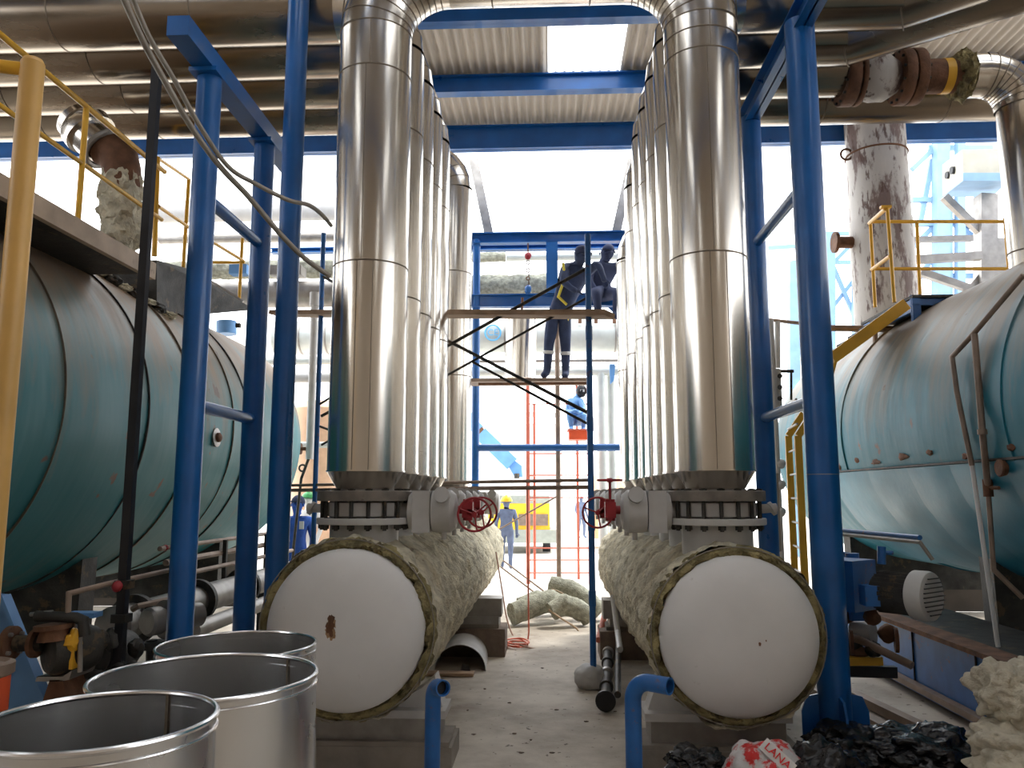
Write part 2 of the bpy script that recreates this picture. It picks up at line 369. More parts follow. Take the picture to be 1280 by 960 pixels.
# U-shaped pipe joining both rows, nearest
def u_pipe():
    t = thing('clad_pipe', 'tall shiny inverted-U aluminium-clad pipe nearest the camera, joining the left and right rows', 'pipe', (XL, 5.8, 1.92), None)
    y = 5.8; z0 = 1.955; zb = ZU - RB
    MB().cyl((XL, y, z0), (XL, y, zb), RP, n=64, caps=False).done('left_riser', 'clad', t)
    MB().cyl((XR, y, z0), (XR, y, zb), RP, n=64, caps=False).done('right_riser', 'clad', t)
    a = elbow(None, (XL, y, zb), Z_, X_, RB, RP, 9); b = elbow(None, (XR, y, zb), Z_, -X_, RB, RP, 9)
    MB().tube(a, RP, 64, caps=False).done('left_elbow', 'clad', t, smooth=12)
    MB().tube(b, RP, 64, caps=False).done('right_elbow', 'clad', t, smooth=12)
    MB().tube([a[-1], b[-1]], RP, 64, caps=False).done('crossover', 'clad', t)
    mitre_seams(a, RP, t); mitre_seams(b, RP, t)
    for x in (-.25, .3): seam((XL + RB + (XR - XL - 2 * RB) * (x + .5), y, ZU), X_, RP, t)
    for x, zz in ((XL, (3.47, 4.98, zb)), (XR, (3.50, 5.05, 4.88 + .33, zb))):
        for z in zz: seam((x, y, z), Z_, RP, t)
        for z0_, z1_, an in ((1.955, zz[0], 262), (zz[0], zz[1], 268), (1.955, zz[0], 286), (zz[1], zb, 274)): seamline(x, y, an, z0_, z1_, t)
        cone(x, y, t, 1)
u_pipe()
def riser(x, y, side, zh, xend, label, up=False):
    t = thing('clad_pipe', label, 'pipe', (x, y, 1.92), 'clad riser pipes of the %s row' % ('left' if side < 0 else 'right'))
    zb = zh - .46; z0 = 1.955
    MB().cyl((x, y, z0), (x, y, zb), RP, n=48, caps=False).done('riser', 'clad', t)
    a = elbow(None, (x, y, zb), Z_, X_ * side, .46, RP, 6)
    MB().tube(a, RP, 48, caps=False).done('elbow', 'clad', t, smooth=12)
    mitre_seams(a, RP, t)
    if isinstance(xend, list): pts = [a[-1]] + [Vector(p) for p in xend]
    else: pts = [a[-1], Vector((xend, y, zh))]
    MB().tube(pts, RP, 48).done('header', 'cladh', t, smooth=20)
    d = pts[1] - pts[0]; nn = max(1, int(d.length / 1.15))
    for i in range(1, nn): seam(pts[0] + d * i / nn, d, RP, t)
    if len(pts) > 2: seam(pts[1], (pts[2] - pts[0]), RP * 1.03, t)
    for z in (3.37, 4.80): 
        if z < zb: seam((x, y, z), Z_, RP, t)
    for z0_, z1_, an in ((1.955, 3.37, 264), (3.37, 4.80, 275)): seamline(x, y, an, z0_, min(z1_, zb), t)
    cone(x, y, t, side); return t
ordn = ['second', 'third', 'fourth', 'fifth', 'sixth', 'farthest']
for i, y in enumerate(COLL[1:]):
    riser(XL, y, -1, ZH + .13, -10.5, 'tall shiny clad pipe, %s from the camera in the left row, bending left overhead' % ordn[i])
riser(XL, 10.75, -1, P(575, 178, 10.75).z - RP, -2.75, 'tall clad pipe standing apart at the far end of the left row')
for i, y in enumerate(COLR[1:5]):
    xe = [[(3.0, y, ZH + .13), (6.2, y - 2.3, ZH + .13)], [(2.75, y, ZH + .13), (6.6, y - 2.6, ZH + .13)], 2.95, 10.5][i]
    riser(XR, y, 1, ZH + .13, xe, 'tall shiny clad pipe, %s from the camera in the right row, bending right overhead' % ordn[i])
riser(XR, 9.1, 1, P(790, 165, 9.1).z - RP, 2.2, 'slim-looking clad pipe, sixth from the camera in the right row')
riser(XR, 10.35, 1, P(785, 262, 10.35).z - RP, 2.3, 'short clad pipe ending in a mitred bend at the far end of the right row')
# upper header above the left ones
t = thing('clad_pipe', 'uppermost horizontal clad pipe crossing the top left corner', 'pipe', (-6, 7.2, 6.2))
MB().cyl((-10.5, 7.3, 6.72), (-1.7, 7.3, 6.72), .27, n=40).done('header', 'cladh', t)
for i in range(7): seam((-9.5 + i * 1.2, 7.3, 6.72), X_, .27, t)
t = thing('clad_pipe', 'uppermost horizontal clad pipe crossing the top right corner', 'pipe', (6, 7.2, 6.2))
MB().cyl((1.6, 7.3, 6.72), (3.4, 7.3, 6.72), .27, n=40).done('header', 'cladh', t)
seam((2.6, 7.3, 6.72), X_, .27, t)

# ================================================================== INSULATED VESSELS
def wool_shell(mb, x, z, y0, y1, r, na=180, ny=0, seed=0, thick=0):
    ny = ny or int((y1 - y0) * 34); rows = []
    for j in range(ny + 1):
        y = y0 + (y1 - y0) * j / ny; row = []
        for i in range(na):
            a = 2 * math.pi * i / na; ca, sa = math.cos(a), math.sin(a)
            u = (y - y0) * 1.55 + a * .16 + .10 * noise.noise(Vector((ca * 1.3, sa * 1.3, y * .9 + seed)))
            f = u % 1.0; wrap = -.045 * math.exp(-(min(f, 1 - f) / .08) ** 2) + .02 * f
            n1 = noise.fractal(Vector((ca * 5, sa * 5, y * 7 + seed)), .9, 2, 5) * .030
            n2 = noise.noise(Vector((ca * 2, sa * 2, y * 1.6 + seed))) * .02
            rr = r + wrap + n1 + n2
            row.append(mb.bm.verts.new((x + ca * rr, y, z + sa * rr)))
        rows.append(row)
    for A, B in zip(rows, rows[1:]): mb.skin(A, B)
    return rows
M['rusthalo'] = mat('orange_rust_stain', (.36, .22, .12), .7, 0, .3, 20)
def rust_halo(x, yf, z, dx, dz, s, K, h):
    mb = MB(); n = 28; f = lambda px, pz: yf - .02 - .17 * math.sqrt(max(0, 1 - (math.hypot(px, pz) / K) ** 2)) - .0012; vs = []
    for i in range(n):
        a = 2 * math.pi * i / n; q = s * (1 + .6 * noise.noise(Vector((math.cos(a) * 3, math.sin(a) * 3, s * 50 + dz * 9)))); px, pz = dx + q * .75 * math.cos(a), dz + q * math.sin(a)
        vs.append(mb.bm.verts.new((x + px, f(px, pz), z + pz)))
    cv = mb.bm.verts.new((x + dx, f(dx, dz), z + dz))
    for i in range(n): mb.face((vs[i], vs[(i + 1) % n], cv))
    mb.done('rust_stain', 'rusthalo', h)
def vessel(x, z, yf, yb, side, label, rusts, r, ri):
    t = thing('pressure_vessel', label, 'pressure vessel', (x, yf, 0))
    K = ri - .004
    mb = MB(); rows = wool_shell(mb, x, z, yf, yb, r, seed=side * 5)
    c = mb.ring(Vector((x, yb, z)), X_, Z_, ri, 180); mb.skin(rows[-1], c)
    mb.done('wool_wrap', 'wool', t, smooth=80)
    MB().cyl((x, yf + .04, z), (x, yb + .02, z), ri - .01, n=64).done('vessel_shell', 'greyp', t)
    # ragged cut edge of the blanket round the head
    mb = MB(); N = 200; prev = None; prof = [(ri - .012, .03), (ri - .006, -.012), (ri + .02, -.03), (r - .012, -.018), (r + .010, .02), (r + .006, .08)]
    rings = [[] for _ in prof]
    for i in range(N):
        a = 2 * math.pi * i / N; ca, sa = math.cos(a), math.sin(a)
        for k, (pr, py) in enumerate(prof):
            d = noise.fractal(Vector((ca * 6, sa * 6, k * .8 + side)), .8, 2, 5) * .030
            rings[k].append(mb.bm.verts.new((x + ca * (pr + d), yf + py + d, z + sa * (pr + d))))
    for A, B in zip(rings, rings[1:]): mb.skin(A, B)
    mb.done('wool_edge', 'wooledge', t, smooth=80)
    MB().torus((x, yf - .012, z), Y_, r + .004, .004, 96, 6).done('tie_wire', 'tube', t)
    # dished head
    prof = [(K, .05)] + [(K * math.cos(R(k * 9)) ** .8 if k < 10 else 0, -.02 - .17 * math.sin(R(k * 9))) for k in range(0, 11)]
    h = MB().lathe([(max(a, 0), b) for a, b in prof], (x, yf, z), Y_, 96, cap=False).done('vessel_head', 'head', t, smooth=60)
    for (dx, dz, s) in rusts:
        rr = math.hypot(dx, dz); yy = yf - .02 - .17 * math.sqrt(max(0, 1 - (rr / K) ** 2)) - .001
        mb = MB(); c = Vector((x + dx, yy, z + dz)); n = 18; vs = []
        for i in range(n):
            a = 2 * math.pi * i / n; q = s * (1 + .5 * noise.noise(Vector((math.cos(a) * 2, math.sin(a) * 2, s * 90 + dx * 9))))
            px, pz = dx + q * .7 * math.cos(a), dz + q * math.sin(a); pr = math.hypot(px, pz)
            vs.append(mb.bm.verts.new((x + px, yf - .02 - .17 * math.sqrt(max(0, 1 - (pr / K) ** 2)) - .003, z + pz)))
        cv = mb.bm.verts.new(c - Y_ * .003)
        for i in range(n): mb.face((vs[i], vs[(i + 1) % n], cv))
        mb.done('rust_patch', 'rust', h)
        if s > .015: rust_halo(x, yf, z, dx, dz, s * 1.7, K, h)
    return t
VL = (-1.335, .92); VR = (1.20, .90)
vL = vessel(VL[0], VL[1], 5.36, 13.3, -1, 'left horizontal vessel with white dished head and grey mineral wool wrap', [(-.055, .09, .03), (-.06, .045, .035), (-.05, .0, .02), (-.03, -.30, .01), (-.08, -.37, .018)], .575, .525)
vR = vessel(VR[0], VR[1], 5.36, 10.9, 1, 'right horizontal vessel with white dished head and grey mineral wool wrap', [(.09, -.02, .012), (.13, .0, .006)], .552, .508)
# nozzles, flanges, valves
def valve_set(x, y, side, label, near, wheel):
    t = thing('butterfly_valve', label, 'valve', (x, y, 1.40), 'flanged valves of the %s row' % ('left' if side < 0 else 'right'))
    s = -side                                                     # actuator points into the aisle
    FR = .335 if near else .285
    zl, zu = 1.63, 1.75
    MB().lathe([(.245, 1.38), (.245, zl - .05), (.262, zl - .04)], (x, y, 0), Z_, 48).done('nozzle', 'greyp', t)
    MB().lathe([(.2, zl - .045), (FR, zl - .045), (FR + .004, zl - .04), (FR + .004, zl - .004), (FR, zl), (.2, zl)], (x, y, 0), Z_, 64, cap=False).done('flange', 'greyp', t, label='lower pale flange')
    MB().lathe([(.2, zu - .002), (FR, zu - .002), (FR + .004, zu), (FR + .004, zu + .065), (FR, zu + .07), (.215, zu + .075), (.2, zu + .085)], (x, y, 0), Z_, 64, cap=False).done('flange', 'grime', t, label='upper grimy flange')
    mb = MB().lathe([(.24, zl), (.262, zl + .012), (.262, zu - .014), (.24, zu - .002)], (x, y, 0), Z_, 48)
    if near:
        for k in range(16):
            a = R(k * 22.5 + 6); mb.box((x + .262 * math.cos(a), y + .262 * math.sin(a), (zl + zu) / 2), (.03, .085, zu - zl - .03), Matrix.Rotation(a, 3, 'Z'))
    mb.done('valve_body', 'greyp', t)
    if near:
        for k in range(16):
            a = R(k * 22.5 - 5); c = Vector((x + (FR - .035) * math.cos(a), y + (FR - .035) * math.sin(a), 0))
            mb = MB().cyl(c + Z_ * (zl - .085), c + Z_ * (zu + .085), .014, n=10)
            for z, hh in ((zl - .075, .03), (zu + .07, .012)): mb.cyl(c + Z_ * z, c + Z_ * (z + hh), .026, n=6)
            mb.done('bolt', 'dark', t)
        MB().cyl((x - s * .26, y, 1.69), (x - s * .42, y, 1.70), .032, n=16).cyl((x - s * .38, y, 1.69), (x - s * .40, y, 1.70), .05, n=16).done('shaft_end', 'greyp', t)
    # gear actuator on the aisle side
    zc = 1.675; X0 = x + s * .33
    MB().cyl((x + s * .25, y, zc), (X0, y, zc), .07, n=20).lathe([(.07, 0), (.13, .0), (.13, .035), (.07, .035)], (X0 - s * 0, y, zc), X_ * s, 32).done('mounting_disc', 'greyp', t)
    MB().box((X0 + s * .10, y - .02, zc), (.125, .25, .29)).done('gear_case', 'greyp', t)
    mb = MB().lathe([(.10, .165), (.145, .17), (.15, .2), (.15, .30), (.12, .335), (.05, .35)], (X0, y - .02, zc), X_ * s, 40)
    mb.cyl((X0 + s * .25, y - .06, zc + .10), (X0 + s * .25, y - .19, zc + .12), .055, n=20).cyl((X0 + s * .25, y - .02, zc - .13), (X0 + s * .25, y - .02, zc - .20), .018, n=10)
    mb.done('worm_gear_housing', 'greyp', t)
    if wheel is None: return t
    gx = X0 + s * .42
    mb = MB().box((gx, y - .02, zc + .01), (.075, .10, .11)).cyl((gx - s * .08, y - .02, zc + .01), (gx, y - .02, zc + .01), .03, n=12)
    for k in (-1, 1): mb.cyl((gx, y - .02, zc + .01 + k * .055), (gx, y - .02, zc + .01 + k * .075), .035, n=12)
    mb.done('bevel_gearbox', 'red', t)
    if wheel is None: return t
    if wheel == 'up':
        c = Vector((gx, y - .02, zc + .22)); ax = Z_; MB().cyl((gx, y - .02, zc + .06), c, .010, n=10).done('stem', 'red', t)
    else:
        c = Vector((gx + s * .06, y - .16, zc - .02)); ax = Y_; MB().cyl((gx + s * .06, y - .06, zc - .02), c, .012, n=10).bar((gx, y - .05, zc), (gx + s * .06, y - .05, zc - .02), .04, .04).done('stem', 'red', t)
    wr = .085 if wheel == 'up' else .115
    a_, b_ = frame(ax); mb = MB().torus(c, ax, wr, .008, 36, 8).cyl(c - ax * .015, c + ax * .015, .02, n=12)
    for k in range(3): mb.cyl(c, c + (a_ * math.cos(R(120 * k + 40)) + b_ * math.sin(R(120 * k + 40))) * wr, .006, n=8)
    mb.done('handwheel', 'red', t)
    return t
for i, y in enumerate(COLL + [10.75]):
    lab = ('grey flanged butterfly valve under the nearest clad pipe of the left row' if i == 0 else 'flanged butterfly valve under the %s clad pipe of the left row' % ordn[min(i - 1, 5)] if i < 5 else 'flanged butterfly valve under the clad pipe that stands apart at the left row end')
    valve_set(XL, y, -1, lab, i == 0, 'side' if i < 2 else None)
for i, y in enumerate(COLR):
    lab = ('grey flanged butterfly valve under the nearest clad pipe of the right row' if i == 0 else 'flanged butterfly valve under the %s clad pipe of the right row' % ordn[i - 1])
    valve_set(XR, y, 1, lab, i == 0, 'up' if i == 0 else 'side' if i == 1 else None)
# saddles and piers
def saddle(x, y, z, label, wdt=.9):
    t = thing('vessel_saddle', label, 'support', (x, y, 0))
    pts = [(x - wdt / 2, y - .09, .37), (x - wdt / 2, y - .09, .5)]
    mb = MB(); rr = .53 if x < 0 else .505
    prof = [Vector((x + rr * math.sin(R(a)), y - .09, z - rr * math.cos(R(a)))) for a in range(-48, 49, 6)]
    mb.prism([Vector((x - wdt / 2, y - .09, .36))] + prof + [Vector((x + wdt / 2, y - .09, .36))], (0, .18, 0)).done('web', 'greyp', t)
    MB().box((x, y - .02, .335), (wdt + .06, .34, .05)).done('base_plate', 'greyp', t)
    MB().box((x, y - .02, .24), (wdt - .02, .30, .14)).done('steel_packer', 'steel', t)
    MB().box((x, y - .02, .155), (wdt + .12, .40, .03)).done('timber_shim', 'concrete', t)
    MB().box((x, y, .07), (wdt + .16, .46, .14)).done('concrete_pad', 'concrete', t)
saddle(VL[0] + .15, 5.75, VL[1], 'grey steel saddle on a concrete pad under the near end of the left vessel')
saddle(VR[0] - .1, 5.75, VR[1], 'grey steel saddle on a concrete pad under the near end of the right vessel')
def block_pier(x, y, vz, label):
    t = thing('block_pier', label, 'support', (x, y, 0))
    MB().box((x, y, .15), (.95, .5, .3)).done('base_block', 'brick', t)
    MB().box((x, y, .32), (.80, .36, .04)).done('timber_shim', 'concrete', t)
    MB().box((x + .02, y, .38), (.76, .34, .09)).done('steel_packer', 'steel', t)
    MB().box((x, y, .52), (.86, .30, .20)).done('steel_box', 'steel', t)
block_pier(-.98, 9.45, VL[1], 'brown block pier with grey steel packing under the middle of the left vessel')
block_pier(1.02, 9.35, VR[1], 'brown block pier with grey steel packing under the far half of the right vessel')

# ================================================================== BLUE PIPE FRAMES
def post(t, x, y, z1, r, name='post'):
    MB().cyl((x, y, .02), (x, y, z1), r, n=32).done(name, 'blue', t)
    MB().box((x, y, .012), (r * 3.4, r * 3.4, .024)).done('foot_plate', 'blue', t)
t = thing('tubular_portal', 'blue tubular frame of two posts, cross rungs and a top beam, beside the left boiler', 'frame', (-2.46, 5.9, 0))
post(t, -2.46, 5.38, 4.80, .086); post(t, -2.46, 6.52, 4.80, .086)
bz = PX(229, 40, -2.46).z
MB().bar((-2.46, 4.86, bz), (-2.46, 7.35, bz), .15, .14).done('top_beam', 'blue', t)
for y in (5.38, 6.52): MB().box((-2.46, y, bz - .085), (.2, .26, .03)).done('cap_plate', 'blue', t)
for y1, y2 in ((255, 300), (513, 524)):
    z = (PX(262, y1, -2.46).z + PX(322, y2, -2.46).z) / 2
    MB().cyl((-2.46, 5.42, z), (-2.46, 6.5, z), .045, n=20).done('rung', 'blue', t)
t = thing('steel_post', 'tall blue tubular post just left of the nearest left clad pipe', 'post', (-2.05, 6.05, 0))
post(t, -2.05, 6.05, 7.6, .085)
t = thing('tubular_portal', 'blue tubular frame of two posts, rungs and a top beam, beside the right vessel', 'frame', (1.98, 6.5, 0))
x = 1.975
MB().cyl((x, 5.92, .02), (x, 5.92, 5.45), .112, n=40).done('post', 'blue', t)
MB().cyl((x, 7.45, .02), (x, 7.45, 5.42), .09, n=32).done('post', 'blue', t)
MB().box((x, 5.92, .012), (.42, .36, .024)).done('foot_plate', 'blue', t)
for a in (0, 90, 180, 270):
    u = Vector((math.cos(R(a)), math.sin(R(a)), 0)); c = Vector((x, 5.92, 0)) + u * .10; k = Vector((-u.y, u.x, 0)) * .008
    MB().prism([c + Z_ * .02 - k, c + u * .13 + Z_ * .02 - k, c + u * .13 + Z_ * .30 - k, c + u * .09 + Z_ * .40 - k, c + Z_ * .42 - k], k * 2).done('gusset', 'blue', t)
MB().box((x, 7.45, .012), (.32, .32, .024)).done('foot_plate', 'blue', t)
MB().ibeam((x, 5.0, 5.46), (x, 8.6, 5.46), .14, .20, .014).done('top_beam', 'blue', t)
for ya, yb in ((295, 235), (524, 505)):
    z = (PX(955, ya, x).z + PX(1000, yb, x).z) / 2
    MB().cyl((x, 6.0, z), (x, 7.4, z), .047, n=20).done('rung', 'blue', t)
MB().torus((x, 5.92, P(1020, 593, 5.9).z), Z_, .112, .003, 40, 6).done('weld_ring', 'steel', t)
# ================================================================== BOILERS
BR = 1.6; BX = 5.12; BZ = 2.5
def boiler(side, y0, y1, seams, label, m):
    x = side * BX; t = thing('boiler', label, 'boiler', (x, (y0 + y1) / 2, 0))
    off = wloc(t)
    mb = MB(); n = 128; ny = 40; prof = [(BR * math.cos(R(k * 10)), y0 - .35 * math.sin(R(k * 10))) for k in range(8, 0, -1)] + [(BR, y0 + (y1 - y0) * j / ny) for j in range(ny + 1)] + [(BR * math.cos(R(k * 10)), y1 + .35 * math.sin(R(k * 10))) for k in range(1, 9)]
    # small dents in the cladding
    rs = []
    for r, y in prof:
        row = []
        for i in range(n):
            a = 2 * math.pi * i / n; rr = r + .012 * noise.noise(Vector((math.cos(a) * 2.2, y * 1.3, math.sin(a) * 2.2 + side)))
            row.append(mb.bm.verts.new((x + rr * math.cos(a), y, BZ + rr * math.sin(a))))
        rs.append(row)
    for A, B in zip(rs, rs[1:]): mb.skin(A, B)
    mb.face(rs[0]); mb.face(rs[-1])
    sh = mb.done('shell', m, t, smooth=70)
    for y, w_, mm in seams:
        MB().lathe([(BR - .01, -w_), (BR + .015, -w_ * .8), (BR + .015, w_ * .8), (BR - .01, w_)], (x, y, BZ), Y_, 128, cap=False).done('seam_band', mm, t)
    for y in (y0 + 1.2, (y0 + y1) / 2, y1 - 1):
        mb = MB(); pr = [Vector((x + (BR - .03) * math.sin(R(a)), y - .12, BZ - (BR - .03) * math.cos(R(a)))) for a in range(-38, 39, 4)]
        mb.prism([Vector((x - .95, y - .12, .5))] + pr + [Vector((x + .95, y - .12, .5))], (0, .24, 0)).done('saddle', 'dark', t)
    return t
bL = boiler(-1, 3.2, 11.2, [(5.62, .003, 'seam'), (6.85, .006, 'dark'), (7.75, .003, 'seam'), (8.75, .003, 'seam'), (9.2, .012, 'dark')], 'large teal horizontal boiler with a dusty crown on the left', 'boiler')
bR = boiler(1, 3.4, 12.6, [(6.35, .004, 'boilerR'), (9.8, .004, 'boilerR')], 'large teal horizontal boiler with rust scars on the right', 'boilerR')
# porthole on the left boiler
p = Vector((-BX + BR * math.cos(R(8)), 0, BZ + BR * math.sin(R(8)))); c = PX(268, 547, p.x); n_ = Vector((1, 0, .05)).normalized()
c = Vector((p.x, c.y, c.z))
MB().lathe([(.085, 0), (.10, .01), (.10, .03), (.07, .035)], c, n_, 32).done('port_ring', 'steel', bL)
MB().lathe([(.05, .03), (.05, .06), (.03, .075), (.0, .08)], c, n_, 20).done('port_plug', 'rust', bL)
# lower cladding panels on the right boiler
za = 193.5
mb = MB(); panels = [5.0, 5.75, 6.5, 7.35, 8.2, 9.2, 10.4]
for k, (ya, yb) in enumerate(zip(panels, panels[1:])):
    mb = MB(); rows = []
    for j in range(9):
        y = ya + (yb - ya) * j / 8; row = []
        for i in range(19):
            a = R(196 + 50 * i / 18); rr = BR + .02 + .008 * math.sin(math.pi * j / 8) + .012 * noise.noise(Vector((y * 2, i * .3, 1)))
            row.append(mb.bm.verts.new((BX + rr * math.cos(a), y, BZ + rr * math.sin(a))))
        rows.append(row)
    for A, B in zip(rows, rows[1:]):
        for i in range(18): mb.face((A[i], A[i + 1], B[i + 1], B[i]))
    mb.done('cladding_panel', 'boilerlow', bR, smooth=60)
a = R(195.5); MB().bar((BX + (BR + .012) * math.cos(a), 4.6, BZ + (BR + .01) * math.sin(a)), (BX + (BR + .012) * math.cos(a), 11, BZ + (BR + .01) * math.sin(a)), .03, .02).done('long_seam', 'dark', bR)
for k in range(9):
    y = 5.2 + k * .62 + random.uniform(-.1, .1); a = R(194 - random.uniform(0, 3)); MB().blob((BX + BR * math.cos(a), y, BZ + BR * math.sin(a)), (.02, .05 + random.random() * .06, .03), .6, 3, 2, k).done('rust_flake', 'rust', bR)
a = R(191); c = Vector((BX + BR * math.cos(a), PX(1248, 585, BX - BR).y, PX(1248, 585, BX - BR).z))
MB().lathe([(.06, -.02), (.07, .02), (.06, .03)], c, -X_, 24).done('round_boss', 'rust', bR)

# pipes clinging to the right boiler
def bsurf(y, z, off=.06, side=1):
    dz = z - BZ; return Vector((side * (BX - math.sqrt(max(.01, (BR + off) ** 2 - dz * dz))), y, z))
def onb(x, y, off=.06, side=1):
    """point on the boiler shell seen at a pixel"""
    d = ray(x, y); o = Vector((0, 0, CH)); cx = side * BX; r = BR + off
    A = d.x ** 2 + d.z ** 2; B = 2 * ((0 - cx) * d.x + (CH - BZ) * d.z); C_ = cx ** 2 + (CH - BZ) ** 2 - r * r; D = B * B - 4 * A * C_
    t = (-B - math.sqrt(max(D, 0))) / (2 * A); return o + d * t
def single(mb, name, m, label, cat, **k): return mb.done(name, m, None, label, cat=cat, **k)
pts = [onb(1279, 344, .09), onb(1218, 416, .09), onb(1190, 446, .07), onb(1196, 490, .07), onb(1215, 582, .07)]
t = thing('drain_pipe', 'thin brown pipe bent along the crown of the right boiler, ending in a pale hose', 'pipe', onb(1215, 582, .06))
MB().tube(pts, .022, 12).done('steel_pipe', 'brownpipe', t)
q = pts[-1]; MB().tube([q, P(1232, 700, q.y - .1), P(1252, 838, q.y - .2)], .018, 10).done('hose', 'white', t, label='pale hose section')
t = thing('drain_pipe', 'brown pipe with a small tap running down the side of the right boiler', 'pipe', onb(1232, 600, .05))
pts = [onb(1218, 418, .10), onb(1228, 540, .07), onb(1235, 610, .07)]
MB().tube(pts, .026, 12).done('upper_pipe', 'brownpipe', t)
q = pts[-1]; MB().tube([q, P(1242, 712, q.y), P(1279, 748, q.y - .1)], .02, 12).done('lower_pipe', 'brownpipe', t)
MB().cyl(q + Z_ * .07, q - Z_ * .07, .038, n=14).cyl(q, q + Vector((0, -.16, .0)), .014, n=8).done('tap', 'rust', t)
MB().cyl(pts[1] + Z_ * .02, pts[1] - Z_ * .02, .036, n=14).done('coupling', 'brownpipe', t)
t = thing('drain_pipe', 'small horizontal pipe pair along the lower side of the right boiler', 'pipe', onb(1100, 660, .05))
MB().tube([P(1042, 662, 7.6), P(1150, 672, 6.3)], .02, 10).done('upper_pipe', 'bluedirty', t)
MB().tube([P(1042, 667, 7.55), P(1150, 678, 6.25), P(1166, 700, 6.2)], .015, 10).done('lower_pipe', 'tube', t)

# ------------------------------------------------------------------ chimney on the right boiler
cy = 12.05; cx = P(1102, 300, cy).x; r_ = .45
t = thing('chimney', 'rusty white peeling chimney stack rising behind the right platform', 'chimney', (cx, cy, 4.0))
MB().cyl((cx, cy, 3.75), (cx, cy, 5.92), r_ * 1.0, n=48).done('lower_stack', 'peel', t)
MB().cyl((cx, cy, 5.92), (cx, cy, 7.66), r_ * .97, n=48).done('upper_stack', 'peel', t)
zz = P(1100, 195, cy).z; MB().torus((cx, cy, zz), Z_, r_ * .99, .014, 48, 8).done('weld_ring', 'rust', t)
c = P(1058, 193, cy - .1); MB().torus(c, Y_, .085, .018, 24, 8).done('lifting_lug', 'rust', t)
MB().cyl(P(1045, 303, cy), P(1068, 303, cy), .09, n=20).cyl(P(1042, 303, cy), P(1046, 303, cy), .16, n=24).done('side_nozzle', 'rust', t)

# ------------------------------------------------------------------ right overhead: rusty valve spool after pipe C, elbow down to the boiler
cyp = 7.6; cz = ZH + .02
t = thing('valve_spool', 'rusty overhead pipe spool with two flanged joints and a peeling white valve, upper right', 'valve', (3.4, cyp, cz - .3))
def px_(x): return P(x, 95, cyp).x
xa, xb, xc, xd, xe, xf = px_(1050), px_(1084), px_(1120), px_(1148), px_(1190), px_(1214)
for a0, b0 in ((xa, (xa + xb) / 2 - .01), ((xa + xb) / 2 + .01, xb - .08), (xc, (xc + xd) / 2 - .008), ((xc + xd) / 2 + .008, xd)):
    MB().lathe([(.15, 0), (.265, 0), (.27, .01), (.27, b0 - a0 - .01), (.265, b0 - a0), (.15, b0 - a0)], (a0, cyp, cz), X_, 40).done('flange', 'rust', t)
for k in range(12):
    a = R(30 * k); 
    for x0, x1 in ((xa - .02, xb - .06), (xc - .02, xd + .02)):
        MB().cyl((x0, cyp + .235 * math.cos(a), cz + .235 * math.sin(a)), (x1, cyp + .235 * math.cos(a), cz + .235 * math.sin(a)), .014, n=8).done('bolt', 'dark', t)
MB().lathe([(.15, 0), (.21, .02), (.235, .12), (.23, .25), (.15, xc - xb + .1)], (xb - .09, cyp, cz), X_, 36).done('valve_body', 'peel', t)
MB().cyl((xd - .02, cyp, cz), (xf, cyp, cz), .165, n=32).done('bare_pipe', 'rust', t)
MB().cyl((xe - .11, cyp, cz), (xe - .03, cyp, cz), .169, n=32).done('ochre_band', 'yellow', t)
MB().blob(((xe + xf) / 2 + .0, cyp, cz), (.12, .235, .235), .25, 3, 4, 4).done('wool_collar', 'wooledge', t)
t = thing('clad_pipe', 'clad pipe elbow dropping onto the right boiler at the right edge', 'pipe', (px_(1240), cyp, 4))
rr = .215; xv = px_(1262) + .06; rb = .34
a = elbow(None, (xv - rb, cyp, cz), X_, -Z_, rb, rr, 7)
MB().cyl((xf - .03, cyp, cz), a[0], rr, n=40).done('stub', 'clad', t)
MB().tube(a, rr, 40, caps=False).done('elbow', 'clad', t, smooth=12); mitre_seams(a, rr, t)
zbot = BZ + math.sqrt(BR ** 2 - (BX - xv) ** 2) - .1
MB().cyl(a[-1], (xv, cyp, zbot), rr * .93, n=40).done('drop', 'clad', t); seam((xv, cyp, zbot + .16), Z_, rr * .95, t)

# ------------------------------------------------------------------ left: elbow from the headers down into a wool-wrapped pipe
ly = 7.1
t = thing('clad_pipe', 'bright clad elbow turning down into a ragged wool-wrapped pipe above the left boiler', 'pipe', P(150, 310, ly))
c1 = P(112, 158, ly); c2 = P(150, 190, ly); r1 = .20
pts = [c1 + Vector((-.05, .0, .28)), c1, P(118, 178, ly), P(130, 192, ly), P(146, 200, ly), P(151, 222, ly)]
MB().lathe([(.17, 0), (.2, .04), (.24, .1), (.24, .2)], P(100, 150, ly), (P(130, 190, ly) - P(100, 150, ly)), 36).done('collar', 'clad', t)
MB().tube([P(96, 150, ly), P(112, 168, ly), P(130, 184, ly)], .2, 36).done('elbow', 'clad', t, smooth=12)
MB().torus(P(131, 186, ly), (P(131, 186, ly) - P(96, 150, ly)), .20, .03, 36, 8).done('rim', 'steel', t)
MB().tube([P(128, 184, ly), P(140, 188, ly), P(149, 198, ly), P(152, 212, ly), P(153, 240, ly)], .172, 30).done('bare_pipe', 'rust', t)
for k, (yy, rx) in enumerate(((236, .19), (262, .2), (290, .18))): MB().blob(P(152, yy, ly), (rx * 1.0, rx * 1.0, .24), .22, 3, 4, k).done('wool_wrap', 'wool', t)

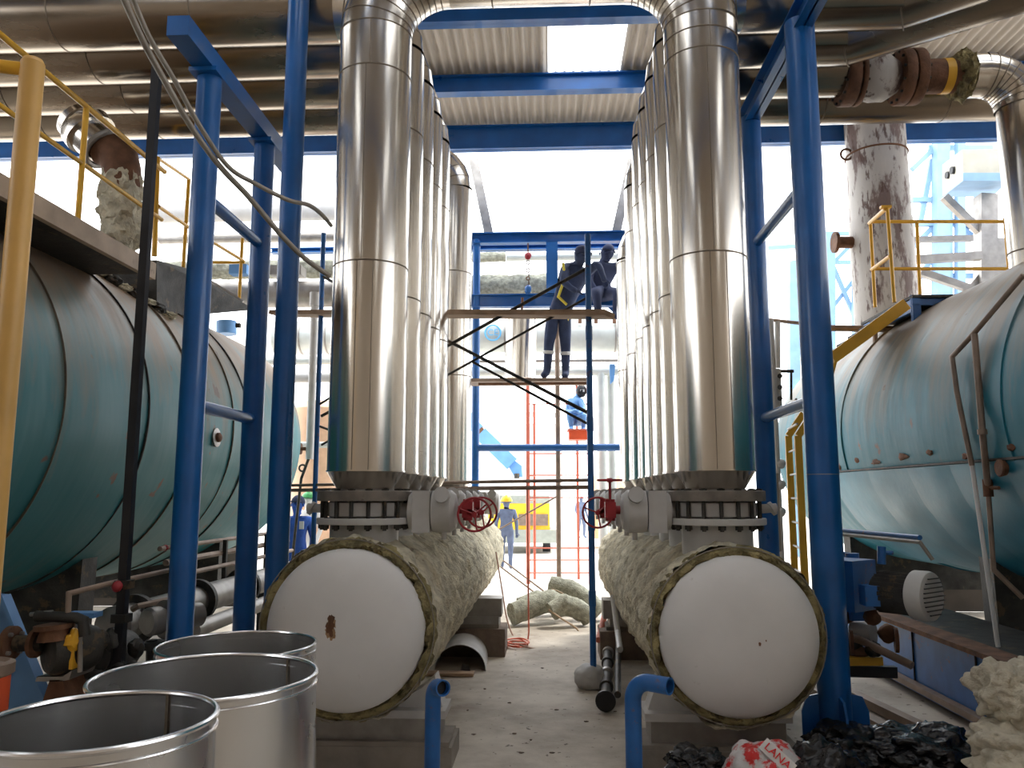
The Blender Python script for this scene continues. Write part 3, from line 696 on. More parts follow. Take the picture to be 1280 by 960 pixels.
# ------------------------------------------------------------------ walkway over the left boiler
wx = -3.55
def wk(x, y): return PX(x, y, wx)
a0, a1 = wk(0, 232), wk(188, 338)
zdeck = (a0.z + a1.z) / 2
t = thing('walkway', 'steel walkway with beige edge channel and yellow railing above the left boiler', 'walkway', (wx, a0.y, zdeck - .1))
Ya, Yb = a0.y - .8, a1.y + .05
MB().box((wx, (Ya + Yb) / 2, zdeck), (.05, Yb - Ya, .15)).done('edge_channel', 'woodlight', t)
MB().box((wx - .6, (Ya + Yb) / 2, zdeck + .0), (1.15, Yb - Ya, .04)).done('deck_plate', 'dark', t)
for k in range(3):
    y = Ya + .5 + k * 2.2
    MB().bar((wx - .03, y, zdeck - .03), (wx - .03, y, bsurf(y, 3.0).z + .7), .05, .05).done('stanchion', 'dark', t)
zt = zdeck + .98; zm = zdeck + .52
def rail(par, pts, r, m='yellow', nm='rail'): MB().tube(pts, r, 12).done(nm, m, par)
rail(t, [(wx, Ya, zt), (wx, Yb + .1, zt)], .022); rail(t, [(wx, Ya, zm), (wx, Yb + .1, zm)], .018)
for xx in (103, 192):
    y = wk(xx, 200).y; rail(t, [(wx, y, zdeck), (wx, y, zt)], .022, nm='baluster')
# second flight beyond
t = thing('walkway', 'farther railed walkway section stepping down beyond the left boiler', 'walkway', P(250, 360, 9.6))
wy = 8.9
q = [P(196, 200, 8.0), P(238, 226, 9.0), P(300, 330, 9.6)]
rail(t, [P(196, 197, 8), P(236, 224, 9)], .018); rail(t, [P(198, 258, 8), P(240, 287, 9), P(304, 326, 10)], .02)
rail(t, [P(197, 197, 8), P(193, 320, 8)], .028, nm='baluster'); rail(t, [P(236, 224, 9), P(229, 335, 9)], .022, nm='baluster'); rail(t, [P(303, 298, 10), P(299, 373, 10)], .022, nm='baluster')
rail(t, [P(262, 328, 10), P(306, 328, 10)], .018)
MB().prism([P(196, 325, 8.1), P(232, 335, 9), P(310, 382, 10), P(310, 388, 10), P(232, 395, 9), P(196, 385, 8.1)], (-.9, 0, 0)).done('deck_plate', 'dark', t)
MB().bar(P(262, 355, 9.9), P(302, 380, 10), .06, .10).done('stringer', 'greyp', t)
# clutter on top of the left boiler
for i, (x, y, m_, h) in enumerate(((109, 335, 'white', .2), (116, 336, 'yellow', .17))):
    c = onb(x, y, .0, -1); single(MB().cyl(c - Z_ * .12, c + Z_ * h * .7, .045, n=16), 'canister', m_, ['white canister standing on the crown of the left boiler', 'yellow canister standing on the crown of the left boiler'][i], 'canister')
for i in range(7):
    x = 128 + i * 14; c = onb(x, 338 + i * 8.5 + 5, .02, -1)
    single(MB().blob(c, (.07, .10, .035 + .02 * (i % 2)), .5, 2.4, 3, i), 'wool_scrap', 'dark' if i % 2 else 'wool', 'scrap of %s wool on the left boiler crown, number %d going away from the camera' % (['pale', 'grimy'][i % 2], i + 1), 'scrap', group='wool scraps on the boiler crown')

# ------------------------------------------------------------------ big yellow post at the left edge
px0 = P(22, 300, 3.3)
t = thing('handrail_post', 'thick pale yellow tube post at the left edge of the photo', 'post', (px0.x, 3.3, 0))
zt = P(30, 80, 3.3).z
MB().cyl((px0.x, 3.3, 0), (px0.x, 3.3, zt), .05, n=32).lathe([(.05, 0), (.04, .02), (0, .03)], (px0.x, 3.3, zt), Z_, 32, cap=False).done('upright', 'ochre', t)
MB().cyl((px0.x, 3.3, zt - .03), (px0.x - 1.2, 3.0, zt - .0), .03, n=20).done('side_rail', 'yellow', t)
# black pole
b0 = P(176, 400, 4.9)
t = thing('pipe_pole', 'slim black steel pole in front of the left boiler', 'pole', (b0.x, 4.9, 0))
MB().bar((b0.x, 4.9, 0), (b0.x, 4.9, P(190, 85, 4.9).z), .052, .052).done('upright', 'black', t)
for z in (1.05, 1.25): MB().box((b0.x, 4.9, z), (.09, .09, .05)).done('clamp', 'dark', t)

# ------------------------------------------------------------------ hanging cables, upper left
def cab(pix, Y0, Y1, r, label, m='tube', nm='cable'):
    n = len(pix); pts = [P(x, y, Y0 + (Y1 - Y0) * i / (n - 1)) for i, (x, y) in enumerate(pix)]
    out = []
    for i in range(n - 1):
        p0 = pts[max(i - 1, 0)]; p1 = pts[i]; p2 = pts[i + 1]; p3 = pts[min(i + 2, n - 1)]
        for k in range(6):
            u = k / 6; out.append(.5 * ((2 * p1) + (-p0 + p2) * u + (2 * p0 - 5 * p1 + 4 * p2 - p3) * u * u + (-p0 + 3 * p1 - 3 * p2 + p3) * u ** 3))
    out.append(pts[-1]); return single(MB().tube(out, r, 10), nm, m, label, 'cable')
cab([(150, -12), (178, 50), (208, 105), (240, 160), (275, 208), (310, 245), (350, 292), (380, 322), (412, 345)], 3.6, 5.2, .017, 'long grey conduit sagging from the top left down to the nearest clad pipe')
cab([(162, -12), (186, 45), (218, 100), (250, 158), (285, 208), (320, 230), (360, 250), (385, 256), (402, 268), (414, 282)], 3.7, 5.3, .014, 'thinner grey conduit beside the long one, turning right above it')

# ================================================================== FOREGROUND METAL SHELLS
def shell(cx, cy_, a, zr, taper, label, seamang, sub):
    """cx, cy_ pixel of the rim centre, a = half width in pixels"""
    c = PZ(cx, cy_, zr); r = a / FPX * (c.y + .02)
    t = thing('metal_shell', label, 'metal drum', (c.x, c.y, 0))
    for nm, s0, s1 in (('shell_wall', 0, 360),):
        mb = MB(); n = 96
        prof = [(r * taper, 0), (r * (taper * .5 + .5), zr * .5), (r, zr - .02), (r, zr)]
        mb.lathe(prof, (c.x, c.y, 0), Z_, n, cap=False)
        mb.lathe([(q - .003, z) for q, z in prof], (c.x, c.y, 0), Z_, n, cap=False)
        mb.done(nm, 'drum', t, smooth=50)
    MB().torus((c.x, c.y, zr), Z_, r, .0075, 96, 10).done('rolled_rim', 'drum_edge', t)
    MB().torus((c.x, c.y, zr - .028), Z_, r + .001, .004, 96, 8).done('bead', 'drum_edge', t)
    for sa in seamang:
        an = R(sa); u = Vector((math.cos(an), math.sin(an), 0)); k = Vector((-u.y, u.x, 0)) * .012
        lo = Vector((c.x, c.y, .02)) + u * (r * taper + .002); hi = Vector((c.x, c.y, zr)) + u * (r + .002)
        MB().prism([lo - k, lo + k, hi + k, hi - k], u * .004).done('lap_seam', 'drum_edge', t)
        li = Vector((c.x, c.y, zr * .3)) + u * (r - .0075); hi = Vector((c.x, c.y, zr)) + u * (r - .0065)
        MB().prism([li - k * .3, li + k * .3, hi + k * .3, hi - k * .3], -u * .002).done('inner_seam', 'seam', t)
    return t
shell(297, 806, 93, 1.10, 1.10, 'open sheet-metal shell at the back of the three, lowest rim', [-58], 0)
shell(258, 845, 130, 1.20, 1.06, 'open sheet-metal shell in the middle of the three, widest rim', [-80, 60], 0)
shell(124, 900, 134, 1.28, 1.05, 'open sheet-metal shell nearest the camera at the bottom left', [80, -120], 0)

# ------------------------------------------------------------------ blue stub pipes
def stub(pts, r, label):
    t = thing('pipe_stub', label, 'pipe', (pts[0][0], pts[0][1], 0))
    pts = [Vector(p) for p in pts]
    d = (pts[-1] - pts[-2]).normalized()
    MB().tube(pts, r, 28, caps=False).tube([pts[-1], pts[-1] - d * .10], r * .82, 28, caps=False).lathe([(r, 0), (r * .82, 0)], pts[-1], d, 28, cap=False).done('bent_pipe', 'bluedirty', t, smooth=60)
    MB().cyl(pts[-1] - d * .05, pts[-1] - d * .04, r * .83, n=24).done('bore_shade', 'black', t)  # black disc paints the shade inside the open pipe end
def bend(p0, dirv, rb, zt, endlen, drop=0):
    p0 = Vector((p0[0], p0[1], 0)); dv = Vector(dirv).normalized()
    a = elbow(None, p0 + Z_ * (zt - rb), Z_, dv, rb, 0, 8, 90 + drop); 
    return [p0, p0 + Z_ * (zt - rb) * .5] + a + [a[-1] + (a[-1] - a[-2]).normalized() * endlen]
ya = 4.75; c = P(541, 900, ya); zt = P(545, 851, ya).z - .02
stub(bend((c.x, ya), (.55, -.84, 0), .08, zt, .05), .045, 'bent blue pipe stub rising from the floor before the left vessel')
c = P(792, 920, ya); zt = P(800, 845, ya).z - .02
stub(bend((c.x, ya), (.78, -.62, 0), .11, zt, .12, 6), .047, 'bent blue pipe stub rising from the floor before the right vessel')
# ================================================================== SCAFFOLD IN THE AISLE
sp = PZ(742, 861); SY = sp.y
def sk(x, y):
    """pixel -> point on the skewed scaffold plane running back to the left"""
    p0 = Vector((sp.x, SY, 0)); p1 = Vector((-2.75, SY + 1.75, 0)); nrm = Vector((-(p1 - p0).y, (p1 - p0).x, 0)).normalized()
    d = ray(x, y); o = Vector((0, 0, CH)); t = (p0 - o).dot(nrm) / d.dot(nrm); return o + d * t
t = thing('scaffold', 'scaffold of blue and grey tubes with dark cross braces spanning the aisle', 'scaffold', (sp.x, SY, 0))
MB().cyl(sp, (sp.x, SY, P(739, 293, SY).z), .030, n=18).done('pole', 'bluedirty', t, label='tall blue pole standing in the aisle')
for z in (.75, 1.45, 2.4, 3.3): MB().cyl((sp.x, SY, z), (sp.x, SY, z + .14), .035, n=18).done('coupler', 'blue', t)
lp = sk(391, 700); MB().cyl((lp.x, lp.y, 0), (lp.x, lp.y, sk(403, 292).z), .030, n=18).done('pole', 'bluedirty', t, label='blue pole left of the nearest clad pipe')
for (a, b, r) in (((736, 334), (402, 520), .018), ((734, 372), (402, 556), .013), ((402, 345), (737, 517), .018), ((590, 452), (735, 530), .014), ((400, 505), (440, 480), .014), ((400, 533), (440, 548), .014)):
    MB().cyl(sk(*a), sk(*b), r, n=10).done('cross_brace', 'dark', t)
for (a, b, r) in (((346, 607), (740, 600), .018), ((346, 613), (740, 609), .022)): MB().cyl(sk(*a), sk(*b), r, n=10).done('ledger', 'brownpipe', t)
a, b = sk(345, 392), sk(762, 393)
o = single(MB().bar(a, b, .24, .055), 'plank', 'wood', 'long brown scaffold plank spanning the aisle above head height', 'plank')
# grey pole and diagonals further back
g = PZ(699, 753)
t = thing('scaffold_pole', 'grey scaffold pole with thin diagonal braces at the yard edge', 'scaffold', g)
MB().cyl(g, (g.x, g.y, P(702, 398, g.y).z), .042, n=16).done('pole', 'brownpipe', t)
for a, b in (((628, 700), (697, 752)), ((625, 708), (690, 757)), ((618, 665), (697, 620))):
    MB().cyl(P(*a, g.y), P(*b, g.y), .014, n=8).done('diagonal', 'brownpipe', t)
# platform on which the worker stands
wy_ = 12.0
t = thing('work_platform', 'narrow steel work platform carrying the bending worker', 'platform', P(668, 478, wy_))
pa, pb = P(578, 475, wy_), P(737, 475, wy_)
for q in (pa, pb): MB().cyl((q.x + (.05 if q is pa else .03), wy_ + .2, 0), (q.x + (.05 if q is pa else .03), wy_ + .2, q.z), .024, n=10).done('standard', 'brownpipe', t)
MB().box((pa + pb) / 2 - Z_ * .03 + Y_ * .0, ((pb - pa).length, .5, .05)).done('deck', 'brownpipe', t)
MB().cyl(P(598, 480, wy_ - .25), P(737, 479, wy_ - .25), .02, n=10).done('edge_tube', 'rust', t)
# red scaffold tower in the yard
ry = 16.5
t = thing('scaffold_tower', 'thin red scaffold tower standing in the bright yard', 'scaffold', P(663, 735, ry))
def gz(x, Y): return Vector((P(x, 600, Y).x, Y, 0))
for x, top, yy in ((660, 395, ry), (668, 505, ry + .9), (722, 480, ry + .9), (736, 480, ry)):
    g0 = gz(x, yy); MB().cyl(g0, (g0.x, yy, P(x, top, yy).z), .028 if x != 660 else .04, n=10).done('standard', 'scafred', t)
for yy in (505, 567, 594, 622, 685, 700, 716): MB().cyl(P(660, yy, ry), P(736, yy, ry), .014, n=8).done('ledger', 'scafred', t)
for yy in (595, 625, 700): MB().cyl(P(660, yy, ry), P(668, yy, ry + .9), .014, n=8).done('ledger', 'scafred', t)
MB().cyl(P(645, 560, ry), P(660, 560, ry), .014, n=8).done('ledger', 'scafred', t)

# ================================================================== BLUE PORTAL AT THE FAR END OF THE AISLE
fy = 13.6
def fb(a, b, w_, h_, par, nm, m='blue'): MB().ibeam(a, b, w_, h_, .02).done(nm, m, par)
t = thing('portal_frame', 'blue steel portal frame closing the far end of the aisle', 'frame', gz(593, fy))
def hbar(x0, x1, y0, y1, Y, par, nm, m='blue', w_=.16, round_=False):
    zt_, zb_ = P((x0 + x1) / 2, y0, Y).z, P((x0 + x1) / 2, y1, Y).z; a = P(x0, (y0 + y1) / 2, Y); b = P(x1, (y0 + y1) / 2, Y); z = (zt_ + zb_) / 2
    if round_: MB().cyl((a.x, Y, z), (b.x, Y, z), (zt_ - zb_) / 2, n=16).done(nm, m, par)
    else: MB().ibeam((a.x, Y, z), (b.x, Y, z), w_, zt_ - zb_, .02).done(nm, m, par)
hbar(560, 800, 291, 304, fy, t, 'top_beam'); hbar(560, 800, 368, 384, fy, t, 'middle_beam')
hbar(592, 800, 555, 564, fy, t, 'tie', round_=True); hbar(340, 800, 308, 314, fy + .9, t, 'rear_beam')
for x, top in ((594, 300), (798, 300)):
    q = gz(x, fy); MB().cyl(q, (q.x, fy, P(x, top, fy).z), .066, n=20).done('post', 'blue', t)
q0, q1 = P(690, 303, fy), P(690, 370, fy); MB().box((q0 + q1) / 2, (.20, .16, (q0 - q1).length)).done('short_post', 'blue', t)
MB().prism([P(760, 384, fy - .02), P(779, 384, fy - .02), P(779, 402, fy - .02)], (0, .04, 0)).done('gusset', 'blue', t)
MB().bar(P(592, 200, fy + .2), P(611, 292, fy + .2), .16, .1).done('knee_brace', 'steel', t)
MB().bar(P(790, 200, fy + .2), P(770, 292, fy + .2), .16, .1).done('knee_brace', 'steel', t)
# chain hoist
t = thing('chain_hoist', 'small rusty chain hoist hanging from the far blue beam', 'hoist', P(660, 366, fy - .15))
MB().cyl(P(660, 304, fy - .15), P(660, 322, fy - .15), .012, n=8).done('hook', 'rust', t)
MB().blob(P(660, 320, fy - .15), (.06, .05, .07), .2, 2, 2).done('hoist_body', 'red', t)
mb = MB()
for k in range(7): mb.torus(P(660 + (k % 2), 328 + k * 5, fy - .15), X_ if k % 2 else Y_, .03, .009, 12, 6)
mb.done('chain', 'rust', t); MB().blob(P(660, 362, fy - .15), (.06, .05, .09), .2, 2, 2).done('lower_block', 'blue', t)

# ------------------------------------------------------------------ background pipe rack
def hp(y0, y1, x0, x1, Y, m, label, nm='rack_pipe', cat='pipe', wool=False, bands=()):
    a, b = P(x0, (y0 + y1) / 2, Y), P(x1, (y0 + y1) / 2, Y); z = (a.z + b.z) / 2; r = abs(P((x0 + x1) / 2, y0, Y).z - P((x0 + x1) / 2, y1, Y).z) / 2
    t = thing(nm, label, cat, ((a.x + b.x) / 2, Y, z - r), 'background rack pipes')
    if wool:
        mb = MB(); n = 40; k = int((b.x - a.x) * 14); rows = []
        for j in range(k + 1):
            x = a.x + (b.x - a.x) * j / k; rows.append([mb.bm.verts.new((x, Y + math.cos(2 * math.pi * i / n) * r * (1 + q), z + math.sin(2 * math.pi * i / n) * r * (1 + q))) for i in range(n) for q in [.16 * noise.noise(Vector((x * 5, math.cos(2 * math.pi * i / n) * 2, math.sin(2 * math.pi * i / n) * 2)))]])
        for A, B in zip(rows, rows[1:]): mb.skin(A, B)
        mb.face(rows[0]); mb.face(rows[-1]); mb.done('wool_lagging', m, t, smooth=80)
    else: MB().cyl((a.x, Y, z), (b.x, Y, z), r, n=36).done('pipe_run', m, t)
    for x in ([462] if x1 < 500 else [462, 812] if x0 < 500 else [528] + ([812] if x1 > 812 else [])):
        if not x0 < x < x1: continue
        q = P(x, y0, Y).x; MB().box((q, Y, (z - r) / 2), (.12, .12, z - r)).done('support_leg', 'steel', t)
    for x in bands: q = P(x, y0, Y).x; MB().lathe([(r, -.02), (r + .02, -.015), (r + .02, .015), (r, .02)], (q, Y, z), X_, 36, cap=False).done('band', 'steel', t)
    return t, z, r
hp(344, 372, 500, 692, 14.6, 'woolgreen', 'wool-lagged pipe lying behind the portal frame in the aisle', wool=True)
hp(316, 328, 500, 632, 15.4, 'woolgreen', 'thin wool-lagged pipe just above the thicker lagged one', wool=True)
hp(315, 325, 633, 830, 15.4, 'paleblue', 'thin bare silver pipe running on from the lagged one, top of the aisle')
t, z, r = hp(400, 441, 345, 830, 17.6, 'paleblue', 'very wide pale pipe with a round blue mark crossing the far aisle', bands=(380, 412, 632, 700, 768))
q = P(616, 419, 17.6 - r - .01); MB().torus((q.x, q.y - .0, z), Y_, .17, .018, 32, 6).done('ring_mark', 'text_blue', t)
text_obj('logo_letters', 'CE', .2, .004, Matrix.Translation((q.x, q.y - .01, z)) @ Matrix.Rotation(R(90), 4, 'X'), 'text_blue', t)
for x in (725, 745, 768): MB().cyl(P(x, 404, 17.2), P(x, 398, 17.2), .04, n=8).done('clip', 'rust', t)
hp(458, 470, 540, 830, 17.4, 'paleblue', 'slim pale pipe below the very wide one')
hp(449, 453, 540, 830, 16.9, 'steel', 'thinnest grey pipe below the very wide one')
hp(250, 276, 200, 480, 15.0, 'greyp', 'upper grey pipe crossing behind the blue posts on the left')
hp(326, 348, 200, 480, 14.0, 'woolgreen', 'wool-lagged pipe crossing behind the blue posts on the left', wool=True)
hp(292, 303, 200, 480, 15.6, 'steel', 'slim steel pipe between the grey and the lagged one on the left')
hp(352, 384, 255, 480, 13.3, 'steel', 'fat dull steel pipe crossing behind the blue posts on the left')
hp(446, 456, 330, 480, 16, 'paleblue', 'pale pipe low behind the blue posts on the left')
hp(466, 478, 330, 480, 15.4, 'greyp', 'lowest grey pipe behind the blue posts on the left')
hp(552, 560, 360, 480, 15.4, 'paleblue', 'small pale pipe low behind the left scaffold pole')
for i, (x, y0, y1, Y, r) in enumerate(((753, 466, 705, 17.4, .10), (765, 466, 705, 17.6, .09))):
    g0 = gz(x, Y); single(MB().cyl(g0, (g0.x, Y, P(x, y0, Y).z), r, n=20), 'vertical_pipe', 'paleblue', ['pale vertical pipe leg left of its twin by the right vessel valves', 'pale vertical pipe leg right of its twin by the right vessel valves'][i], 'pipe')
t = thing('hanging_duct', 'short fat steel duct hanging left of the bending worker', 'duct', P(652, 475, 12.6))
MB().cyl(P(652, 398, 12.6), P(653, 372, 12.6), .02, n=8).done('hanger_rod', 'rust', t)
MB().cyl(P(652, 398, 12.6), P(650, 474, 12.6), .25, n=32).done('duct_shell', 'clad', t)
# bucket/clamp in light blue
single(MB().prism([P(762, 455, 17.0), P(769, 455, 17.0), P(768, 475, 17.0), P(763, 480, 17.0)], (0, .1, 0)), 'pipe_clamp', 'bluelight', 'light blue clamp hanging on the pale pipe right of the aisle', 'clamp')
# crane boom
t = thing('crane_boom', 'light blue folded loader boom in the yard', 'crane', P(640, 594, 24))
MB().bar(P(596, 535, 24), P(604, 546, 24), .25, .3).done('tip', 'rust', t)
q = gz(574, 24); MB().bar(P(574, 508, 24), P(598, 538, 24), .3, .36).bar(q, P(574, 508, 24), .4, .4).done('mast', 'bluelight', t)
MB().bar(P(601, 542, 24), P(640, 580, 24), .35, .42).done('arm', 'bluelight', t)
MB().prism([P(633, 568, 24), P(652, 582, 24), P(653, 596, 24), P(643, 596, 24), P(636, 584, 24)], (0, .4, 0)).done('elbow_plate', 'bluelight', t)
MB().cyl(P(646, 592, 24), P(646, 598, 24), .08, n=10).done('pin', 'dark', t)
# truck
ty = 27
t = thing('truck', 'flat yellow and green truck parked in the bright yard', 'truck', PZ(648, 700))
g_ = gz(655, ty)
MB().box((g_.x - .1, ty, 1.05), (1.9, 4, .9)).done('cab', 'hatyellow', t)
MB().box((g_.x - .1, ty, 1.62), (1.9, 4, .25)).done('roof_rack', 'greygreen', t)
MB().box((g_.x, ty - .1, .5), (2.1, 4, .4)).done('chassis', 'greygreen', t)
for sx in (-.75, .75): MB().cyl((g_.x + sx - .12, ty - 1.5, .38), (g_.x + sx + .12, ty - 1.5, .38), .38, n=20).done('wheel', 'black', t)
MB().box((g_.x + .35, ty - 2.06, 1.0), (.9, .04, .35)).done('tail_panel', 'brick', t)
# shed far away
by = 40
t = thing('shed', 'pale lavender shed with a corrugated roof edge far across the yard', 'building', gz(650, by))
a, b = P(590, 520, by), P(702, 520, by)
MB().box(((a.x + b.x) / 2, by + 2, a.z / 2 - .2), (b.x - a.x, 4, a.z - .4)).done('wall', 'white', t)
mb = MB(); k = 60; pv = None
for i in range(k + 1):
    x = a.x + (b.x - a.x) * i / k; z = a.z + .08 * (i % 2); v = (mb.bm.verts.new((x, by - .6, z - .2)), mb.bm.verts.new((x, by - .6, z + .05)), mb.bm.verts.new((x, by + 4, z + .5)))
    if pv: mb.face((pv[0], v[0], v[1], pv[1])); mb.face((pv[1], v[1], v[2], pv[2]))
    pv = v
mb.done('roof', 'greyp', t)
q = gz(632, by - .7); MB().box((q.x, by - .7, a.z / 2), (.5, .3, a.z)).done('column', 'white', t)
MB().box((P(672, 600, by).x, by - .05, 1.6), (1.0, .1, .8)).done('window', 'greyp', t)
# peach tanks
for i, (x, y0, y1, r, Y) in enumerate(((780, 588, 690, 1.2, 28), (398, 500, 600, .55, 16.5))):
    q = gz(x, Y); zt_ = P(x, y0, Y).z; t = thing('storage_tank', ['peach storage tank beyond the right vessel', 'peach storage tank glimpsed left of the nearest clad pipe'][i], 'tank', q)
    MB().lathe([(r, .3), (r, zt_ - .2), (r * .7, zt_ - .05), (0, zt_)], q, Z_, 40).done('tank_shell', 'peach', t)
    for k in range(3): MB().cyl(q + Vector((r * .7 * math.cos(k * 2.1), r * .7 * math.sin(k * 2.1), 0)), q + Vector((r * .7 * math.cos(k * 2.1), r * .7 * math.sin(k * 2.1), .35)), .06, n=10).done('leg', 'bluelight', t)
# vertical grey riser left
t = thing('riser_pipe', 'grey vertical pipe with a small valve left of the nearest clad pipe', 'pipe', gz(386, 12.3))
q = gz(386, 12.3); zt_ = P(393, 366, 12.3).z
zl_ = P(386, 574, 12.3).z
MB().cyl(Vector((q.x, q.y, zl_)), (q.x, q.y, zt_), .06, n=18).cyl((q.x, q.y, zt_ - .22), (q.x, q.y, zt_), .085, n=18).done('pipe_run', 'greyp', t)
MB().tube([(q.x, q.y, zl_ + .05), (q.x - .12, q.y, zl_ - .3), (q.x - .2, q.y, 1.0), (q.x - .22, q.y, 0)], .022, 14).done('lower_pipe', 'dark', t)
c = P(375, 561, 12.3); MB().cyl(c, (q.x, q.y, c.z), .03, n=10).cyl(c - X_ * .05, c + X_ * .02, .09, n=14).done('valve', 'rust', t)
c = P(378, 585, 12.3); MB().torus(c, Y_, .05, .015, 16, 6).done('handwheel', 'dark', t)
# stuff beyond boiler left/right small
single(MB().cyl(P(283, 402, 12.5), P(283, 418, 12.5), .16, n=20), 'blue_barrel', 'bluelight', 'pale blue barrel glimpsed above the far end of the left boiler', 'barrel')
single(MB().box(P(360, 340, 13.2), (.55, .3, .16)), 'junction_box', 'steel', 'flat grey box on the rack between blue post and scaffold pole', 'box')
single(MB().box(P(300, 338, 12.9), (.3, .2, .16)), 'junction_box', 'bluelight', 'small blue and white box on the rack behind the blue frame', 'box')
# right background: instrument column and ladder behind R posts
t = thing('level_gauge_column', 'grey instrument column with small valves between the right blue posts', 'instrument', gz(975, 9.8))
q = gz(973, 9.8)
MB().cyl((q.x, 9.8, P(975, 515, 9.8).z), (q.x, 9.8, P(975, 462, 9.8).z), .085, n=20).done('chamber', 'greyp', t)
MB().cyl((q.x, 9.8, 0), (q.x, 9.8, P(975, 400, 9.8).z), .03, n=12).done('riser', 'greyp', t)
for yy in (470, 484, 498): MB().cyl(P(975, yy, 9.7), P(975, yy, 9.6), .03, n=10).done('try_cock', 'dark', t)
for yy in (580, 606, 640): MB().blob(P(976, yy, 9.8), (.06, .06, .06), .2, 2, 2).done('fitting', 'greyp', t)
MB().cyl(P(989, 500, 9.8), P(989, 462, 9.8), .015, n=8).cyl(P(975, 464, 9.8), P(992, 464, 9.8), .02, n=8).done('side_tube', 'dark', t)
q = gz(966, 9.6); MB().box((q.x, 9.6, P(966, 640, 9.6).z), (.10, .12, .9)).done('switch_box', 'steel', t)
hb = gz(958, 11.5)
t = thing('bare_pipe', 'thin grey pipe and joint running behind the right blue posts', 'pipe', P(960, 402, 11))
MB().tube([P(945, 398, 11), P(1000, 404, 11), P(1080, 414, 11)], .025, 10).done('pipe_run', 'brownpipe', t)
MB().tube([P(972, 460, 11), P(972, 402, 11)], .04, 12).done('drop', 'greyp', t)

# yellow ladder and stair
t = thing('ladder', 'orange-yellow steel ladder between the blue post and the right boiler', 'ladder', gz(990, 8.9))
lx = P(990, 600, 8.6)
for x_, Y in ((988, 8.9), (1000, 8.2)):
    g0 = gz(x_, Y); top = P(x_, 545, Y).z
    MB().bar((g0.x, Y, 0), (g0.x, Y, top), .07, .03).done('rail', 'yellow', t)
    MB().bar((g0.x, Y, top), P(x_ + 16, 517, Y), .03, .07).done('rail', 'yellow', t)
for k in range(11):
    z = .25 + .25 * k; a = gz(988, 8.9); b = gz(1000, 8.2); MB().cyl((a.x, 8.9, z), (b.x, 8.2, z), .012, n=8).done('rung', 'steel', t)
t = thing('stair', 'yellow stair stringer climbing to the right platform', 'stair', P(1034, 470, 9.3))
for dx in (0, .75):
    a, b = P(1030, 462, 8.9), P(1138, 377, 8.9); v = Vector((dx * .1, dx, 0))
    MB().tube([P(1034, 490, 8.9) + v, P(1048, 438, 8.9) + v], .02, 8).done('post', 'yellow', t)
    MB().bar(P(1040, 448, 8.9) + v, P(1133, 380, 8.9) + v, .04, .13).done('stringer', 'yellow', t)
for k in range(6):
    a = P(1050 + k * 15, 440 - k * 11, 8.9); MB().box(a + Vector((.03, .375, 0)), (.16, .7, .025)).done('tread', 'dark', t)
# platform on right boiler with railing
Yp = 9.0
t = thing('platform', 'blue-edged steel platform with yellow railing on top of the right boiler', 'platform', P(1190, 372, Yp))
zd = P(1180, 371, Yp).z; xa_, xb_ = P(1138, 372, Yp).x, P(1268, 372, Yp).x
MB().box(((xa_ + xb_) / 2, Yp + .7, zd), (xb_ - xa_, 1.5, .03)).done('deck', 'dark', t)
MB().ibeam((xa_, Yp, zd - .04), (xb_, Yp, zd - .04), .06, .12, .012).done('edge_beam', 'bluedirty', t)
MB().box((xa_ + .05, Yp, zd - .2), (.09, .06, .40)).done('bracket', 'bluedirty', t)
MB().box((xa_ + .02, Yp + .7, zd - .1), (.04, 1.4, .14)).done('edge_beam', 'bluedirty', t)
MB().cyl(P(1094, 412, Yp + .9), P(1094, 432, Yp + .9), .03, n=8).cyl(P(1030, 410, Yp + .9), P(1150, 412, Yp + .9), .04, n=8).done('cross_pipe', 'brownpipe', t)
Yr = Yp + 1.0
def rr_(pix, Y, r=.022, nm='rail'): MB().tube([P(x, y, Y) for x, y in pix], r, 12).done(nm, 'yellow', t)
rr_([(1090, 277), (1258, 277)], Yr); rr_([(1092, 336), (1262, 336)], Yr)
rr_([(1256, 273), (1262, 350)], Yr, nm='baluster'); rr_([(1146, 277), (1150, 368)], Yr, nm='baluster')
rr_([(1088, 279), (1094, 384)], Yr, nm='baluster'); rr_([(1109, 259), (1118, 378)], Yr - .7, nm='baluster')
MB().tube([P(1087, 279, Yr), P(1107, 261, Yr - .7)], .026, 12).done('rail', 'yellow', t)
MB().tube([P(1090, 337, Yr), P(1113, 320, Yr - .7)], .024, 12).done('rail', 'yellow', t)
MB().box(P(1107, 259, Yr - .7), (.12, .06, .03)).done('cap_plate', 'yellow', t)

# ------------------------------------------------------------------ haze-paled blue steelwork far right
sy = 21
t = thing('steel_tower', 'haze-paled blue lattice steel tower beyond the right platform', 'tower', gz(1170, sy))
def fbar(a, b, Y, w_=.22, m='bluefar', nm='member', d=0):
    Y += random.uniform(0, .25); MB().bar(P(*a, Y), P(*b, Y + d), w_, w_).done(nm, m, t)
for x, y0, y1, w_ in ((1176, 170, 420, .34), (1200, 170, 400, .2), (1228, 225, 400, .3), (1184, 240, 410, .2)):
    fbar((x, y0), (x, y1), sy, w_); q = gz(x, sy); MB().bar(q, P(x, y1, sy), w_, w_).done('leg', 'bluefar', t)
for a, b in (((1140, 250), (1180, 250)), ((1160, 185), (1240, 185)), ((1140, 280), (1230, 280)), ((1140, 345), (1240, 345)), ((1140, 212), (1176, 178)), ((1190, 300), (1240, 260)), ((1180, 270), (1235, 310)), ((1140, 310), (1200, 250)), ((1150, 278), (1165, 200)), ((1185, 385), (1240, 345)), ((1140, 360), (1180, 300))): fbar(a, b, sy + .3, .13)
